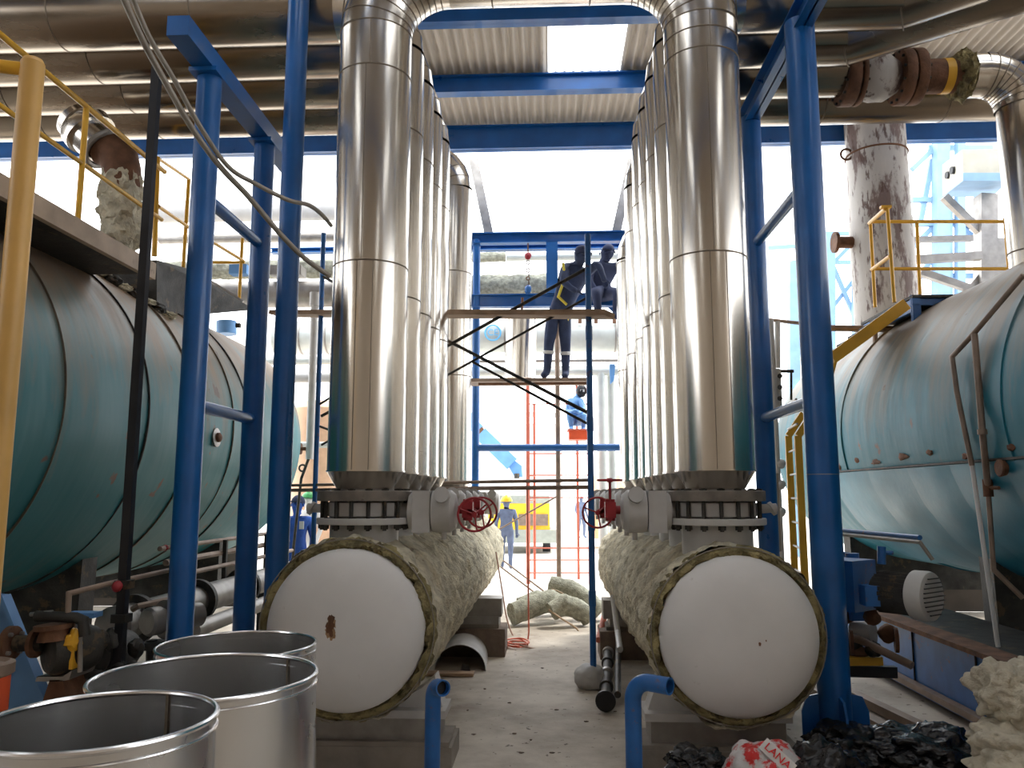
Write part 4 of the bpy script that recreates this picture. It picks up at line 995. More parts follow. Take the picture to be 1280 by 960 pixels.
t = thing('steel_tower', 'haze-paled blue lattice steel tower seen between the right blue posts and the chimney', 'tower', gz(1035, sy + 3))
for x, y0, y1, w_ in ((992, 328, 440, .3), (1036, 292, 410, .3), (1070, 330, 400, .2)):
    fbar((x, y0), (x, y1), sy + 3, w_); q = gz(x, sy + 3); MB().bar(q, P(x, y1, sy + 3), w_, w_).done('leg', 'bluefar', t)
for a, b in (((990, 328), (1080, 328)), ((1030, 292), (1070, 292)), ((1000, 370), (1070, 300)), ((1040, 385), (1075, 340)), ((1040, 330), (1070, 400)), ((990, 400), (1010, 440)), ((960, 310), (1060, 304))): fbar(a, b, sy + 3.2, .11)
t = thing('conveyor_housing', 'beige conveyor housing with two round holes high on a braced frame at right', 'conveyor', P(1230, 240, 14))
hy = 14
A = [P(1203, 187, hy), P(1262, 186, hy), P(1262, 216, hy), P(1204, 216, hy)]
B = [P(1178, 206, hy + 1.6), P(1240, 206, hy + 1.6), P(1240, 236, hy + 1.6), P(1178, 236, hy + 1.6)]
mb = MB(); va = [mb.bm.verts.new(p) for p in A]; vb = [mb.bm.verts.new(p) for p in B]; mb.skin(va, vb); mb.face(va); mb.face(vb[::-1]); mb.done('housing', 'beige', t)
A2 = [P(1204, 216, hy - .01), P(1262, 216, hy - .01), P(1262, 226, hy - .01), P(1204, 226, hy - .01)]; B2 = [P(1178, 236, hy + 1.6), P(1240, 236, hy + 1.6), P(1240, 246, hy + 1.6), P(1178, 246, hy + 1.6)]
mb = MB(); va = [mb.bm.verts.new(p) for p in A2]; vb = [mb.bm.verts.new(p) for p in B2]; mb.skin(va, vb); mb.face(va); mb.face(vb[::-1]); mb.done('skirt', 'bluefar', t)
for x, y, Y in ((1188, 213, hy + .62), (1182, 219, hy + 1.05)):
    c = P(x, y, Y); MB().cyl(c + X_ * .01, c + X_ * .07, .07, n=16).done('round_hole', 'black', t)
for a, b, w_ in (((1180, 246), (1262, 325), .13), ((1262, 300), (1180, 400), .1), ((1150, 340), (1215, 362), .13), ((1232, 245), (1232, 350), .3), ((1248, 300), (1250, 345), .25)):
    MB().bar(P(*a, hy + .8), P(*b, hy + .8), w_, w_).done('brace', 'steel', t)
q = gz(1232, hy + .8); MB().bar(q, P(1232, 350, hy + .8), .3, .3).done('leg', 'steel', t)
MB().bar(P(1140, 325, hy + .5), P(1226, 320, hy + .5), .14, .14).bar(P(1140, 300, hy + .5), P(1215, 298, hy + .5), .1, .1).done('beam', 'steel', t)

# ================================================================== FLOOR ITEMS
t = thing('half_shell', 'grey half-round metal cover lying on the floor beside the left vessel', 'metal cover', PZ(575, 838))
c = PZ(575, 838); u = Vector((1, -.05, 0)).normalized(); v = Vector((-.05, 1, 0)).normalized(); mb = MB(); rr = .27; rows = []
for k, d in enumerate((0, .75)):
    rows.append([[mb.bm.verts.new(c + v * d + u * q * math.cos(R(a)) + Z_ * q * math.sin(R(a)) * .95) for a in range(0, 181, 9)] for q in (rr, rr - .008)])
for q in (0, 1):
    for i in range(20): mb.face((rows[0][q][i], rows[0][q][i + 1], rows[1][q][i + 1], rows[1][q][i]))
for e in (0, 1):
    for i in range(20): mb.face((rows[e][0][i], rows[e][0][i + 1], rows[e][1][i + 1], rows[e][1][i]))
mb.done('cover_sheet', 'greyp', t)
single(MB().prism([PZ(576, 838, .012), PZ(588, 840, .012), PZ(586, 832, .05), PZ(578, 830, .03)], (0, 0, .004)), 'metal_offcut', 'drum_edge', 'bright curled metal offcut lying before the grey half-round cover', 'offcut')
single(MB().box(PZ(558, 842, .02), (.55, .12, .03)), 'timber_strip', 'wood', 'thin timber strip on the floor before the grey half-round cover', 'timber')
# grimy pipe with couplings lying on floor
t = thing('pipe_spool', 'blackened coupled pipe lying on the floor right of the blue pole', 'pipe', PZ(758, 890))
a = PZ(757, 876, .09); b = PZ(762, 778, .12)
pts = [a + (b - a) * k / 8 for k in range(9)]
MB().tube(pts, .045, 14).done('pipe_run', 'dark', t)
d = (b - a).normalized(); MB().lathe([(.05, 0), (.085, 0), (.085, .03), (.05, .035)], a - d * .02, d, 24).done('end_flange', 'black', t)
for k in range(1, 8): MB().lathe([(.045, -.05), (.062, -.04), (.062, .04), (.045, .05)], pts[k], d, 16).done('coupling', 'dark' if k % 2 else 'steel', t)
MB().tube([a + d * .2 + X_ * .1, PZ(773, 800, .2), P(766, 748, 9.3)], .03, 12).done('second_pipe', 'dark', t)
single(MB().tube([PZ(748, 800, .2), P(757, 765, 9.8), P(766, 748, 9.9)], .035, 10), 'red_pipe', 'scafred', 'short rusty red pipe leaning at the right vessel pier', 'pipe')
single(MB().tube([P(766, 745, 9.0), P(772, 790, 8.7), PZ(775, 812, .3)], .03, 10), 'grey_tube', 'greyp', 'grey tube leaning against the right vessel pier', 'pipe')
single(MB().blob(PZ(738, 848, .09), (.15, .13, .13), .18, 1.2, 4, 3), 'concrete_lump', 'greyp', 'grey concrete lump behind the foot of the blue scaffold pole', 'lump')
# wool rolls
def roll(pix, Y0, Y1, r, label, m='woolgreen', seed=0):
    pts = [P(x, y, Y0 + (Y1 - Y0) * i / (len(pix) - 1)) for i, (x, y) in enumerate(pix)]
    dense = []
    for i in range(len(pts) - 1):
        for k in range(8): dense.append(pts[i].lerp(pts[i + 1], k / 8))
    dense.append(pts[-1]); mb = MB().tube(dense, r, 24)
    for v in mb.bm.verts:
        n = noise.fractal(v.co * 9 + Vector((seed, 0, 0)), .9, 2, 4); v.co += Vector((n, n, n)) * r * .12
    zmin = min(v.co.z for v in mb.bm.verts)
    for v in mb.bm.verts: v.co.z -= zmin if zmin < 0 or seed < 10 else 0
    return single(mb, 'wool_roll', m, label, 'insulation', smooth=80, group='netted wool rolls')
roll([(640, 789), (662, 780), (686, 772), (700, 776)], 11.3, 11.7, .15, 'netted wool roll at the front left of the floor pile', seed=1)
roll([(690, 788), (706, 778), (722, 784), (736, 794)], 11.2, 11.4, .13, 'netted wool roll at the front centre of the floor pile', seed=2)
roll([(650, 766), (672, 757), (694, 760), (712, 764)], 12.1, 12.4, .14, 'netted wool roll at the back left of the floor pile', seed=11)
roll([(688, 757), (712, 762), (734, 776), (750, 792)], 12.0, 11.8, .14, 'netted wool roll curving down at the right of the floor pile', seed=12)
cab([(620, 690), (628, 740), (634, 775), (645, 800), (670, 820), (710, 821), (725, 815), (715, 811), (670, 811), (650, 806)], 11, 9.6, .010, 'dark cable hanging from the left vessel and looping over the floor', 'cable')
t = thing('hose', 'red hose hanging down into a flat coil on the floor', 'hose', PZ(646, 808))
g = PZ(660, 800); MB().tube([P(659, 600, g.y), P(660, 700, g.y), P(661, 790, g.y), g + Z_ * .01], .010, 8).done('drop', 'scafred', t)
c = PZ(646, 807); MB().tube([c + Vector(((.13 + .03 * math.sin(k * .9)) * math.cos(k * .5), (.2 + .05 * math.sin(k * .7)) * math.sin(k * .5), .012 + .001 * k)) for k in range(48)], .009, 8).done('coil', 'scafred', t)
cab([(683, 765), (688, 740), (695, 738), (712, 748), (722, 765)], 11.8, 11.6, .010, 'pale looped cord on the wool roll pile', 'woodlight')
cab([(686, 762), (700, 772), (720, 785), (726, 795)], 11.1, 10.9, .012, 'pale cord trailing over the front of the wool roll pile', 'woodlight')
for i in range(16):
    x = random.uniform(580, 780); y = random.uniform(830, 955); c = PZ(x, y, .006)
    if any(abs(x - q) < 16 for q in (541, 792)) or c.x < -.75 or c.x > .6: continue
    single(MB().blob(c, (.008 + random.random() * .014, .008, .005), .5, 2, 2, i), 'debris_chip', 'brick', 'tiny dark chip of debris on the concrete aisle floor', 'debris', group='debris chips on the aisle floor')
# ================================================================== LOWER LEFT MACHINERY
t = thing('gas_train_pipe', 'long grey pipe with an end cap and flanges below the left boiler', 'pipe', P(240, 790, 6.9))
a, b = PX(196, 770, -3.05), PX(330, 722, -3.05); z = .84
a = Vector((-3.2, 6.0, z)); b = Vector((-3.2, 10.6, z))
MB().cyl(a, b, .13, n=32).done('pipe_run', 'steel', t)
MB().lathe([(.02, -.03), (.10, -.02), (.14, .0), (.14, .10), (.13, .12)], a - Y_ * .1, Y_, 32).done('end_cap', 'steel', t)
for y in (6.2, 7.3, 8.4): MB().lathe([(.13, -.03), (.19, -.03), (.19, .03), (.13, .03)], (-3.2, y, z), Y_, 32, cap=False).done('flange', 'dark', t)
MB().cyl((-3.0, 6.8, z - .18), (-3.0, 10.3, z - .18), .07, n=20).done('lower_run', 'steel', t)
for y in (7, 9): MB().box((-3.2, y, .35), (.08, .08, .75)).done('stand', 'dark', t)
t = thing('small_bore_piping', 'thin brown pipework with standoffs running along the left boiler foot', 'pipe', (-3.2, 7.5, 1.15))
for (z1, r, x) in ((1.32, .022, -3.42), (1.20, .028, -3.36), (1.08, .022, -3.30)): MB().cyl((x, 7.0, z1), (x, 10.3, z1), r, n=10).done('run', 'brownpipe', t)
for y in (7.2, 8.2, 9.4): MB().box((-3.32, y, 1.08), (.04, .04, .5)).done('standoff', 'dark', t)
MB().tube([(-3.3, 8.6, 1.1), (-3.3, 8.6, 1.75), (-3.45, 8.9, 1.95)], .018, 8).done('branch', 'greyp', t)
MB().blob((-3.42, 7.1, 1.32), (.03, .03, .03), .2, 2, 2).done('red_valve', 'red', t)
c = Vector((-3.35, 7.35, 1.38)); MB().cyl(c - Z_ * .12, c + Z_ * .12, .07, n=18).lathe([(.07, 0), (.04, .05), (0, .06)], c + Z_ * .12, Z_, 18, cap=False).done('filter_pot', 'greyp', t)
# burner pump
def pump():
    t = thing('feed_pump', 'grimy rusty feed pump with a flanged inlet at the lower left', 'pump', PZ(75, 900, .3))
    Yq = 4.55
    def q(x, y, Y=Yq): return P(x, y, Y)
    MB().lathe([(.0, -.02), (.115, 0), (.135, .03), (.135, .2), (.11, .26), (.05, .28)], q(60, 815) + Vector((0, 0, 0)), Vector((.6, .8, 0)), 28).done('casing', 'dark', t)
    MB().cyl(q(20, 804), q(55, 804), .045, n=20).done('inlet_pipe', 'dark', t)
    MB().cyl(q(10, 804), q(17, 804), .095, n=24).done('inlet_flange', 'rust', t); MB().cyl(q(42, 804), q(47, 804), .08, n=24).done('casing_flange', 'rust', t)
    for k in range(4): MB().cyl(q(10, 804) + Vector((-.01, .07 * math.cos(k * 1.57 + .7), .07 * math.sin(k * 1.57 + .7))), q(17, 804) + Vector((.02, .07 * math.cos(k * 1.57 + .7), .07 * math.sin(k * 1.57 + .7))), .012, n=6).done('bolt', 'steel', t)
    MB().cyl(q(68, 800), q(68, 784), .09, .07, n=24).cyl(q(68, 786), q(68, 780), .105, n=24).done('top_flange', 'rust', t)
    MB().blob(q(92, 800), (.04, .05, .06), .4, 2, 3).box(q(92, 822), (.02, .05, .12)).done('yellow_guard', 'yellow', t)
    MB().prism([q(46, 846), q(78, 846), q(90, 838), q(86, 850), q(74, 852), q(44, 852)], (0, .25, 0)).done('base_flange', 'steel', t)
    MB().prism([q(62, 850), q(78, 850), q(86, 880), q(52, 880)], (0, .2, 0)).done('pedestal', 'rust', t)
    MB().cyl(q(120, 822, 4.9), q(152, 812, 5.3), .13, n=28).cyl(q(116, 823, 4.85), q(120, 822, 4.9), .10, n=28).done('motor', 'dark', t)
    MB().tube([q(45, 770), q(95, 772), q(104, 776), q(106, 795)], .03, 12).done('outlet_bend', 'dark', t)
    MB().tube([q(85, 766), q(86, 742), q(134, 730, 4.8), q(215, 712, 5.6)], .016, 10).done('impulse_pipe', 'brownpipe', t)
    MB().blob(q(146, 733, 4.85), (.035, .03, .035), .2, 2, 2).done('red_knob', 'red', t)
    MB().cyl(q(38, 768), q(66, 765), .012, n=8).cyl(q(100, 795), q(100, 840), .014, n=8).done('rod', 'steel', t)
    MB().box(q(105, 768, 4.9), (.18, .1, .03)).done('blue_cover', 'bluelight', t)
    for k, (x, y, r) in enumerate(((125, 800, .05), (140, 800, .06), (112, 840, .06), (120, 850, .05), (150, 838, .05), (170, 810, .05), (165, 842, .06))):
        MB().blob(q(x, y, 4.8 + .1 * (k % 3)), (r, r, r * 1.2), .2, 2, 3, k).done('pipe_fitting', 'dark', t)
    MB().box(q(115, 895, 5.0), (.9, .5, .12)).done('skid', 'dark', t)
pump()
t = thing('cylinder_pump', 'round grey pump housing behind the slim black pole', 'pump', P(198, 800, 5.75))
c = P(183, 778, 5.75); MB().lathe([(0, -.01), (.085, 0), (.10, .02), (.10, .10), (.08, .14), (.14, .15), (.14, .19), (.09, .2), (.09, .45)], c, Vector((.45, .9, 0)), 32).done('housing', 'steel', t)
MB().box(P(200, 806, 5.9), (.22, .2, .05)).done('foot', 'dark', t); MB().cyl(P(190, 800, 5.9), P(188, 900, 5.9), .04, n=10).done('stand', 'dark', t)
MB().tube([P(165, 762, 5.8), P(172, 758, 5.8), P(208, 750, 6.1)], .022, 8).done('pipe', 'brownpipe', t)
# blue triangular plate
t = thing('skid_plate', 'sloping blue steel support plate behind the orange barrel', 'support', PZ(30, 930, 0))
MB().prism([P(-30, 740, 4.75), P(4, 744, 4.75), P(62, 885, 4.75), P(62, 985, 4.75), P(-30, 985, 4.75)], (0, .05, 0)).done('web', 'bluelight', t)
MB().bar(P(6, 744, 4.73), P(63, 885, 4.73), .08, .02).done('flange_edge', 'bluelight', t)
t = thing('orange_barrel', 'orange plastic barrel cut by the left photo edge', 'barrel', P(-15, 960, 3.6))
c = P(-24, 832, 3.9); r = .13
MB().lathe([(r * .9, -.9), (r * .98, -.5), (r, -.03)], c, Z_, 32).done('barrel_body', 'orange', t)
MB().lathe([(r, -.05), (r + .015, -.04), (r + .015, .01), (r - .01, .02), (r - .02, .0)], c, Z_, 32).done('rim', 'brownpipe', t)

# ================================================================== LOWER RIGHT MACHINERY
t = thing('burner_motor', 'grey slotted fan motor with blue housing beside the right boiler', 'motor', P(1150, 800, 5.9))
my = 5.7; c = P(1167, 746, my); ax = Vector((-.62, .78, 0)).normalized()
MB().lathe([(.0, -.005), (.13, .0), (.162, .012), (.168, .03), (.168, .12), (.155, .13)], c, ax, 48).done('fan_cover', 'greyp', t)
a_, b_ = frame(ax)
for k in range(-4, 5):
    hw = math.sqrt(max(0, .138 ** 2 - (k * .030) ** 2)); q = c - ax * .007 + b_ * k * .030
    MB().bar(q - a_ * hw, q + a_ * hw, .012, .007).done('slot', 'black', t)
mb = MB().cyl(c + ax * .12, c + ax * .40, .12, n=32)
for k in range(24):
    an = 2 * math.pi * k / 24; d = a_ * math.cos(an) + b_ * math.sin(an); mb.bar(c + ax * .14 + d * .13, c + ax * .38 + d * .13, .008, .03)
mb.done('motor_body', 'dark', t)
q = c + ax * .62 + Z_ * .03
MB().box(q, (.30, .26, .36), Matrix.Rotation(R(38), 3, 'Z')).done('blue_housing', 'bluedirty', t)
MB().box(c + ax * .3 - X_ * .15 + Z_ * -.02, (.10, .12, .14)).done('terminal_box', 'bluedirty', t)
q = P(1066, 708, 6.4); MB().lathe([(.09, 0), (.12, .02), (.12, .10), (.05, .12), (.05, .2)], q - Z_ * .1, Z_, 24).box(q - Z_ * .25, (.1, .1, .3)).done('pilot_valve', 'bluedirty', t)
for x, y, Y in ((1057, 690, 6.5), (1102, 683, 6.1)): MB().cyl(P(x, y, Y), P(x, y + 22, Y), .03, n=12).cyl(P(x, y + 8, Y), P(x + 14, y + 8, Y), .015, n=8).done('solenoid', 'bluedirty', t)
t = thing('boiler_skid', 'blue steel skid box under the right boiler with rusty top edge', 'skid', (3.6, 7, 0))
p = [P(1100, 790, 6.6), P(1215, 900, 5.0)]
xk = 3.3
MB().box((xk + .42, 6.6, .59), (.84, 5.6, .03)).done('added_dark_sheet', 'dark', t)  # dark sheet added over the box to darken the bright skid top
MB().box((xk + .4, 6.6, .30), (.8, 5.6, .56)).done('side_box', 'bluedirty', t)
MB().box((xk + .02, 6.6, .60), (.22, 5.7, .04)).done('top_angle', 'rust', t)
MB().box((xk - .05, 6.6, .10), (.08, 5.7, .05)).done('bottom_angle', 'brownpipe', t)
for k in range(5): MB().bar((xk - .004, 4.4 + k * 1.1, .05), (xk - .004, 4.4 + k * 1.1, .57), .02, .008).done('panel_seam', 'dark', t)
for k in range(2):
    m = single(MB().bar((2.35 + .28 * k, 7.6, .05), (2.75 + .3 * k, 4.6, .05), .09, .07), 'floor_channel', 'brownpipe', ['rusty channel on the floor nearer the blue post foot', 'rusty channel on the floor nearer the blue skid'][k], 'steel channel')
# pipe clutter behind R1
t = thing('fuel_piping', 'tangled rusty fuel pipes and flanges between the blue post and the motor', 'pipe', P(1080, 850, 6.4))
MB().tube([P(1042, 790, 6.4), P(1075, 800, 6.3), P(1140, 832, 6.0)], .03, 12).done('pipe_run', 'brownpipe', t)
MB().cyl(P(1066, 790, 6.5), P(1092, 792, 6.4), .09, n=20).done('filter', 'greyp', t)
for k, (x, y, r) in enumerate(((1058, 770, .06), (1063, 806, .09), (1072, 820, .08), (1050, 800, .07), (1110, 792, .07), (1092, 812, .06), (1090, 772, .06))): MB().blob(P(x, y, 6.45 - .04 * k), (r, r * .9, r), .18, 1.6, 3, k + 20).done('fitting', 'dark' if k % 2 else 'rust', t)
for k, (x, y) in enumerate(((1062, 803), (1118, 800))): MB().lathe([(.04, 0), (.09, 0), (.09, .025), (.04, .025)], P(x, y, 6.2), Vector((1, -.3, 0)), 20).done('flange', 'rust', t)
MB().bar(P(1042, 826, 6.3), P(1102, 826, 6.3), .06, .06).done('yellow_angle', 'yellow', t)
MB().bar(P(1042, 838, 6.3), P(1120, 840, 6.3), .06, .08).done('dark_angle', 'black', t)
# crumpled wool heap, bottom right
for i, (x, y, Y, rx, rz) in enumerate(((1262, 865, 4.6, .17, .15), (1290, 905, 4.6, .20, .16), (1258, 930, 4.5, .17, .12), (1275, 965, 4.4, .22, .14), (1300, 860, 4.7, .2, .16))):
    single(MB().blob(P(x, y, Y), (rx, .2, rz), .35, 1.8, 5, i + 3), 'wool_clump', 'woolpale', ['pale wool clump at the upper left of the heap by the right photo edge', 'pale wool clump in the middle of the heap by the right photo edge', 'pale wool clump bulging left, lower in the heap by the right photo edge', 'lowest pale wool clump of the heap in the bottom right corner', 'topmost pale wool clump cut by the right photo edge'][i], 'insulation', group='pale wool heap', smooth=80)
# black plastic bags
def bag(c, r, label, seed, m='blackbag'):
    mb = MB().blob(c, r, .34, 2.0, 5, seed)
    for v in mb.bm.verts:
        v.co += Vector((1, 1, 1)) * .030 * (abs(noise.noise(v.co * 9)) - .2); v.co.z = max(v.co.z, .005)
    return single(mb, 'plastic_bag', m, label, 'bag', smooth=50)
bag(PZ(1075, 935, .12), (.34, .30, .14), 'black plastic bag crumpled behind the foot of the right blue post', 1)
bag(PZ(1165, 940, .14), (.38, .30, .16), 'black plastic bag sprawling left of the pale wool heap', 2)
bag(P(870, 958, 5.0), (.18, .12, .10), 'black plastic bag left of the red and white bag', 3)
bag(P(1035, 975, 4.9), (.22, .2, .22), 'black plastic bag right of the red and white bag', 4)
# red and white sack with lettering
t = thing('printed_bag', 'white bag with red print and lettering among black plastic, bottom edge', 'bag', P(955, 990, 4.9))
c = P(957, 966, 4.9)
mb = MB().blob(c, (.24, .17, .175), .16, 1.8, 5, 9); 
for v in mb.bm.verts: v.co += (v.co - c).normalized() * .008 * noise.noise(v.co * 16)
bm_ = mb.done('bag_film', mat('white_bag_with_red_print', (.62, .60, .60), .35, 0, .1, 6, bump=.4, bscale=18, spots=((.62, .02, .02), 8, .50), spotamt=1), t, smooth=60)
def on_blob(x, y): 
    return P(x, y, 4.9 - .155)
up = Vector((.55, .25, .55)).normalized()
ctr = P(1003, 944, 4.80)
tx = Vector((.62, .1, -.70)).normalized(); nz = Vector((.25, -.85, .35)); nz = (nz - tx * nz.dot(tx)).normalized(); ty_ = nz.cross(tx)
mt = Matrix((tx, ty_, nz)).transposed().to_4x4(); bpy.context.view_layer.update()
hit, loc, nrm, _ = bm_.ray_cast(Vector((0, 0, CH)) - wloc(bm_), ray(972, 947).normalized())
nz = (nrm.normalized() - ray(972, 947).normalized() * 1.3).normalized()
tx = (tx - nz * tx.dot(nz)).normalized(); ty_ = nz.cross(tx)
mt = Matrix((tx, ty_, nz)).transposed().to_4x4(); mt.translation = (loc + wloc(bm_) if hit else c) + nz * .034
b2 = MB().box((0, 0, -.008), (.20, .075, .006)); b2.bm.transform(mt); b2.done('label_band', 'white', t)
text_obj('printed_letters', 'LANA', .062, .002, mt, 'text_red', t)


# ================================================================== PEOPLE
def figure(name, label, J, cloth, legs=None, gloves=None, hat=None, hatm=None, tape=None, facing=Vector((0, -1, 0)), scale=1.0, extra=None):
    """J: joint dict of world positions. Grows one continuous skinned body."""
    R_ = {'pelvis': .15, 'waist': .135, 'chest': .16, 'neckb': .085, 'neck': .058, 'headb': .075, 'headm': .10, 'headt': .085,
          'lsh': .078, 'rsh': .078, 'lel': .05, 'rel': .05, 'lwr': .036, 'rwr': .036, 'lha': .042, 'rha': .042,
          'lhip': .105, 'rhip': .105, 'lkn': .068, 'rkn': .068, 'lan': .048, 'ran': .048, 'lft': .045, 'rft': .045}
    E_ = [('pelvis', 'waist'), ('waist', 'chest'), ('chest', 'neckb'), ('neckb', 'neck'), ('neck', 'headb'), ('headb', 'headm'), ('headm', 'headt'),
          ('chest', 'lsh'), ('lsh', 'lel'), ('lel', 'lwr'), ('lwr', 'lha'), ('chest', 'rsh'), ('rsh', 'rel'), ('rel', 'rwr'), ('rwr', 'rha'),
          ('pelvis', 'lhip'), ('lhip', 'lkn'), ('lkn', 'lan'), ('lan', 'lft'), ('pelvis', 'rhip'), ('rhip', 'rkn'), ('rkn', 'ran'), ('ran', 'rft')]
    base = Vector((J['pelvis'].x, J['pelvis'].y, min(J['lft'].z, J['rft'].z) - .045 * scale))
    t = thing(name, label, 'person', base)
    names = list(R_); me = bpy.data.meshes.new('body_skeleton'); me.from_pydata([tuple(J[n] - base) for n in names], [(names.index(a), names.index(b)) for a, b in E_], [])
    o = bpy.data.objects.new('body', me); COL.objects.link(o)
    sk_ = o.modifiers.new('skin', 'SKIN'); me.skin_vertices or None
    if not me.skin_vertices: me.attributes
    for i, n in enumerate(names):
        sv = me.skin_vertices[0].data[i]; sv.radius = (R_[n] * scale, R_[n] * scale); sv.use_root = (n == 'pelvis')
    sb = o.modifiers.new('sub', 'SUBSURF'); sb.levels = 2; sb.render_levels = 2
    bpy.context.view_layer.update()
    m2 = bpy.data.meshes.new_from_object(o.evaluated_get(bpy.context.evaluated_depsgraph_get())); bpy.data.objects.remove(o)
    m2.name = 'body'
    bm = bmesh.new(); bm.from_mesh(m2)
    # hands: palm end carries four fingers and a thumb
    mb = MB(); mb.bm.free(); mb.bm = bm; mb.mi = 1
    for s in 'lr':
        wr_, ha = J[s + 'wr'] - base, J[s + 'ha'] - base; d = (ha - wr_).normalized(); a, b = frame(d)
        for k, ln in enumerate((.062, .072, .066, .05)):
            st = ha + a * (k - 1.5) * .017 * scale; mid = st + d * ln * .6 * scale + b * -.006; mb.tube([st, mid, mid + (d - b * .5).normalized() * ln * .5 * scale], [.009 * scale, .008 * scale, .007 * scale], 6)
        st = wr_.lerp(ha, .6) + a * .03; mb.tube([st, st + (a * .8 + d).normalized() * .04 * scale, st + (a * .5 + d).normalized() * .065 * scale], [.011, .010, .008], 6)
    hm = J['headm'] - base; f = facing.normalized(); sd = f.cross(Z_).normalized()
    mb.blob(hm + f * .10 * scale - Z_ * .005, (.016, .022, .02), .0, 1, 1); 
    for q in (-1, 1): mb.blob(hm + sd * q * .10 * scale, (.014, .022, .03), 0, 1, 1)
    mb.mi = 3
    for q in (-1, 1): mb.blob(hm + f * .093 * scale + sd * q * .033 + Z_ * .02, (.011, .011, .008), 0, 1, 1)
    mb.mi = 1; mb.blob(hm + f * .088 * scale - Z_ * .045, (.022, .016, .008), 0, 1, 1)
    # regions
    segs = {('neck', 'headb'): 1, ('headb', 'headm'): 1, ('headm', 'headt'): 1, ('lwr', 'lha'): 1, ('rwr', 'rha'): 1, ('lhip', 'lkn'): 2, ('rhip', 'rkn'): 2, ('lkn', 'lan'): 2, ('rkn', 'ran'): 2, ('lan', 'lft'): 3, ('ran', 'rft'): 3}
    for fc in bm.faces:
        if fc.material_index: continue
        c = fc.calc_center_median() + base; best = 9; bi = 0
        for a, b in E_:
            p, q = J[a], J[b]; v = q - p; u = max(0, min(1, (c - p).dot(v) / max(1e-6, v.length_squared))); d = (c - p - v * u).length / ((R_[a] + R_[b]) / 2)
            if d < best: best = d; bi = segs.get((a, b), 0)
        fc.material_index = bi
    bmesh.ops.recalc_face_normals(bm, faces=bm.faces); bm.to_mesh(m2); bm.free()
    m2.materials.clear()
    for k in (cloth, 'skin', legs or cloth, 'boot'): m2.materials.append(M[k])
    for p in m2.polygons: p.use_smooth = True
    b_o = bpy.data.objects.new('body', m2); COL.objects.link(b_o); b_o.parent = t
    ht = J['headm']
    if hat == 'helmet':
        d = (J['headt'] - J['headm']).normalized(); c = ht + d * .035 * scale
        mb = MB().lathe([(.125, 0), (.128, .02), (.118, .06), (.085, .10), (.04, .122), (0, .128)], c, d, 28, cap=False)
        mb.lathe([(.120, -.002), (.15, -.006), (.15, .004), (.124, .01)], c + f * .012, d, 28, cap=False).bar(c + d * .125 - f * .1, c + d * .125 + f * .08, .025, .012)
        mb.done('helmet', hatm, t)
    elif hat == 'hood':
        d = (J['headt'] - J['headm']).normalized()
        MB().blob(ht + d * .05 - f * .035, (.108, .112, .108), .04, 2, 3).done('hood', hatm, t); MB().box(ht + f * .09 + d * .06, (.15, .10, .02)).done('cap_peak', hatm, t)
    elif hat == 'mask':
        MB().blob(ht + f * .05, (.11, .10, .14), .05, 2, 3).done('welding_mask', hatm, t); MB().box(ht + f * .145 + Z_ * .03, (.09, .02, .05)).done('visor', 'reflect', t)
    if tape:
        for j, k in (('lkn', 'lan'), ('rkn', 'ran')):
            p = J[j].lerp(J[k], .3); MB().lathe([(.066 * scale, -.025), (.07 * scale, -.02), (.07 * scale, .02), (.066 * scale, .025)], p, J[k] - J[j], 20, cap=False).done('reflective_band', 'reflect', t)
    if extra: extra(t, J)
    return t
def stand(x, y, z, h=1.75, yaw=0, stride=0, arm=0, lean=0):
    """standing / walking skeleton; yaw 0 looks towards -Y"""
    s = h / 1.75; J = {}
    c, sn = math.cos(yaw), math.sin(yaw)
    def p(lx, ly, lz): return Vector((x + (lx * c - ly * sn) * s, y + (lx * sn + ly * c) * s, z + lz * s))
    J['pelvis'] = p(0, 0, .94); J['waist'] = p(0, 0, 1.10); J['chest'] = p(0, 0, 1.29); J['neckb'] = p(0, .0, 1.43); J['neck'] = p(0, -.01, 1.49)
    J['headb'] = p(0, -.02, 1.55); J['headm'] = p(0, -.02, 1.63); J['headt'] = p(0, -.01, 1.69)
    for q, k in (('l', 1), ('r', -1)):
        st = stride * k
        J[q + 'sh'] = p(.19 * k, 0, 1.39); J[q + 'el'] = p(.25 * k, .03 + st * .12, 1.12); J[q + 'wr'] = p(.25 * k, -.06 + st * .22 - arm * .12, .90 + arm * .12); J[q + 'ha'] = p(.25 * k, -.09 + st * .25 - arm * .17, .82 + arm * .12)
        J[q + 'hip'] = p(.10 * k, 0, .88); J[q + 'kn'] = p(.105 * k, -.03 - st * .17, .49); J[q + 'an'] = p(.105 * k, .02 - st * .30, .10); J[q + 'ft'] = p(.12 * k, -.13 - st * .30, .045)
    return J
s = math.radians
g = PZ(633, 705); g.y = 19.5; g = gz(633, 19.5)
figure('person', 'person in yellow helmet and grey-blue overalls walking away in the yard', stand(g.x, g.y, 0, 1.72, s(180), .35), 'greycloth', None, hat='helmet', hatm='hatyellow', facing=Vector((0, 1, 0)))
g = gz(373, 12.6)
def straps(t, J):
    for k in (1, -1): MB().box(J['chest'] + Vector((.12 * k, -.14, .03)), (.07, .02, .12)).done('chest_patch', 'reflect', t)
figure('person', 'person in bright blue overalls and dark cap left of the nearest pipe', stand(g.x, g.y, 0, 1.74, s(10), .1, .6), 'bluecloth', None, hat='hood', hatm='hatnavy', extra=straps)
g = gz(387, 15.0)
figure('person', 'person in green helmet mostly hidden behind the scaffold pole', stand(g.x, g.y, 0, 1.80, s(-20), .1, .2), 'white', 'greycloth', hat='helmet', hatm='hatgreen')
g = gz(726, 33)
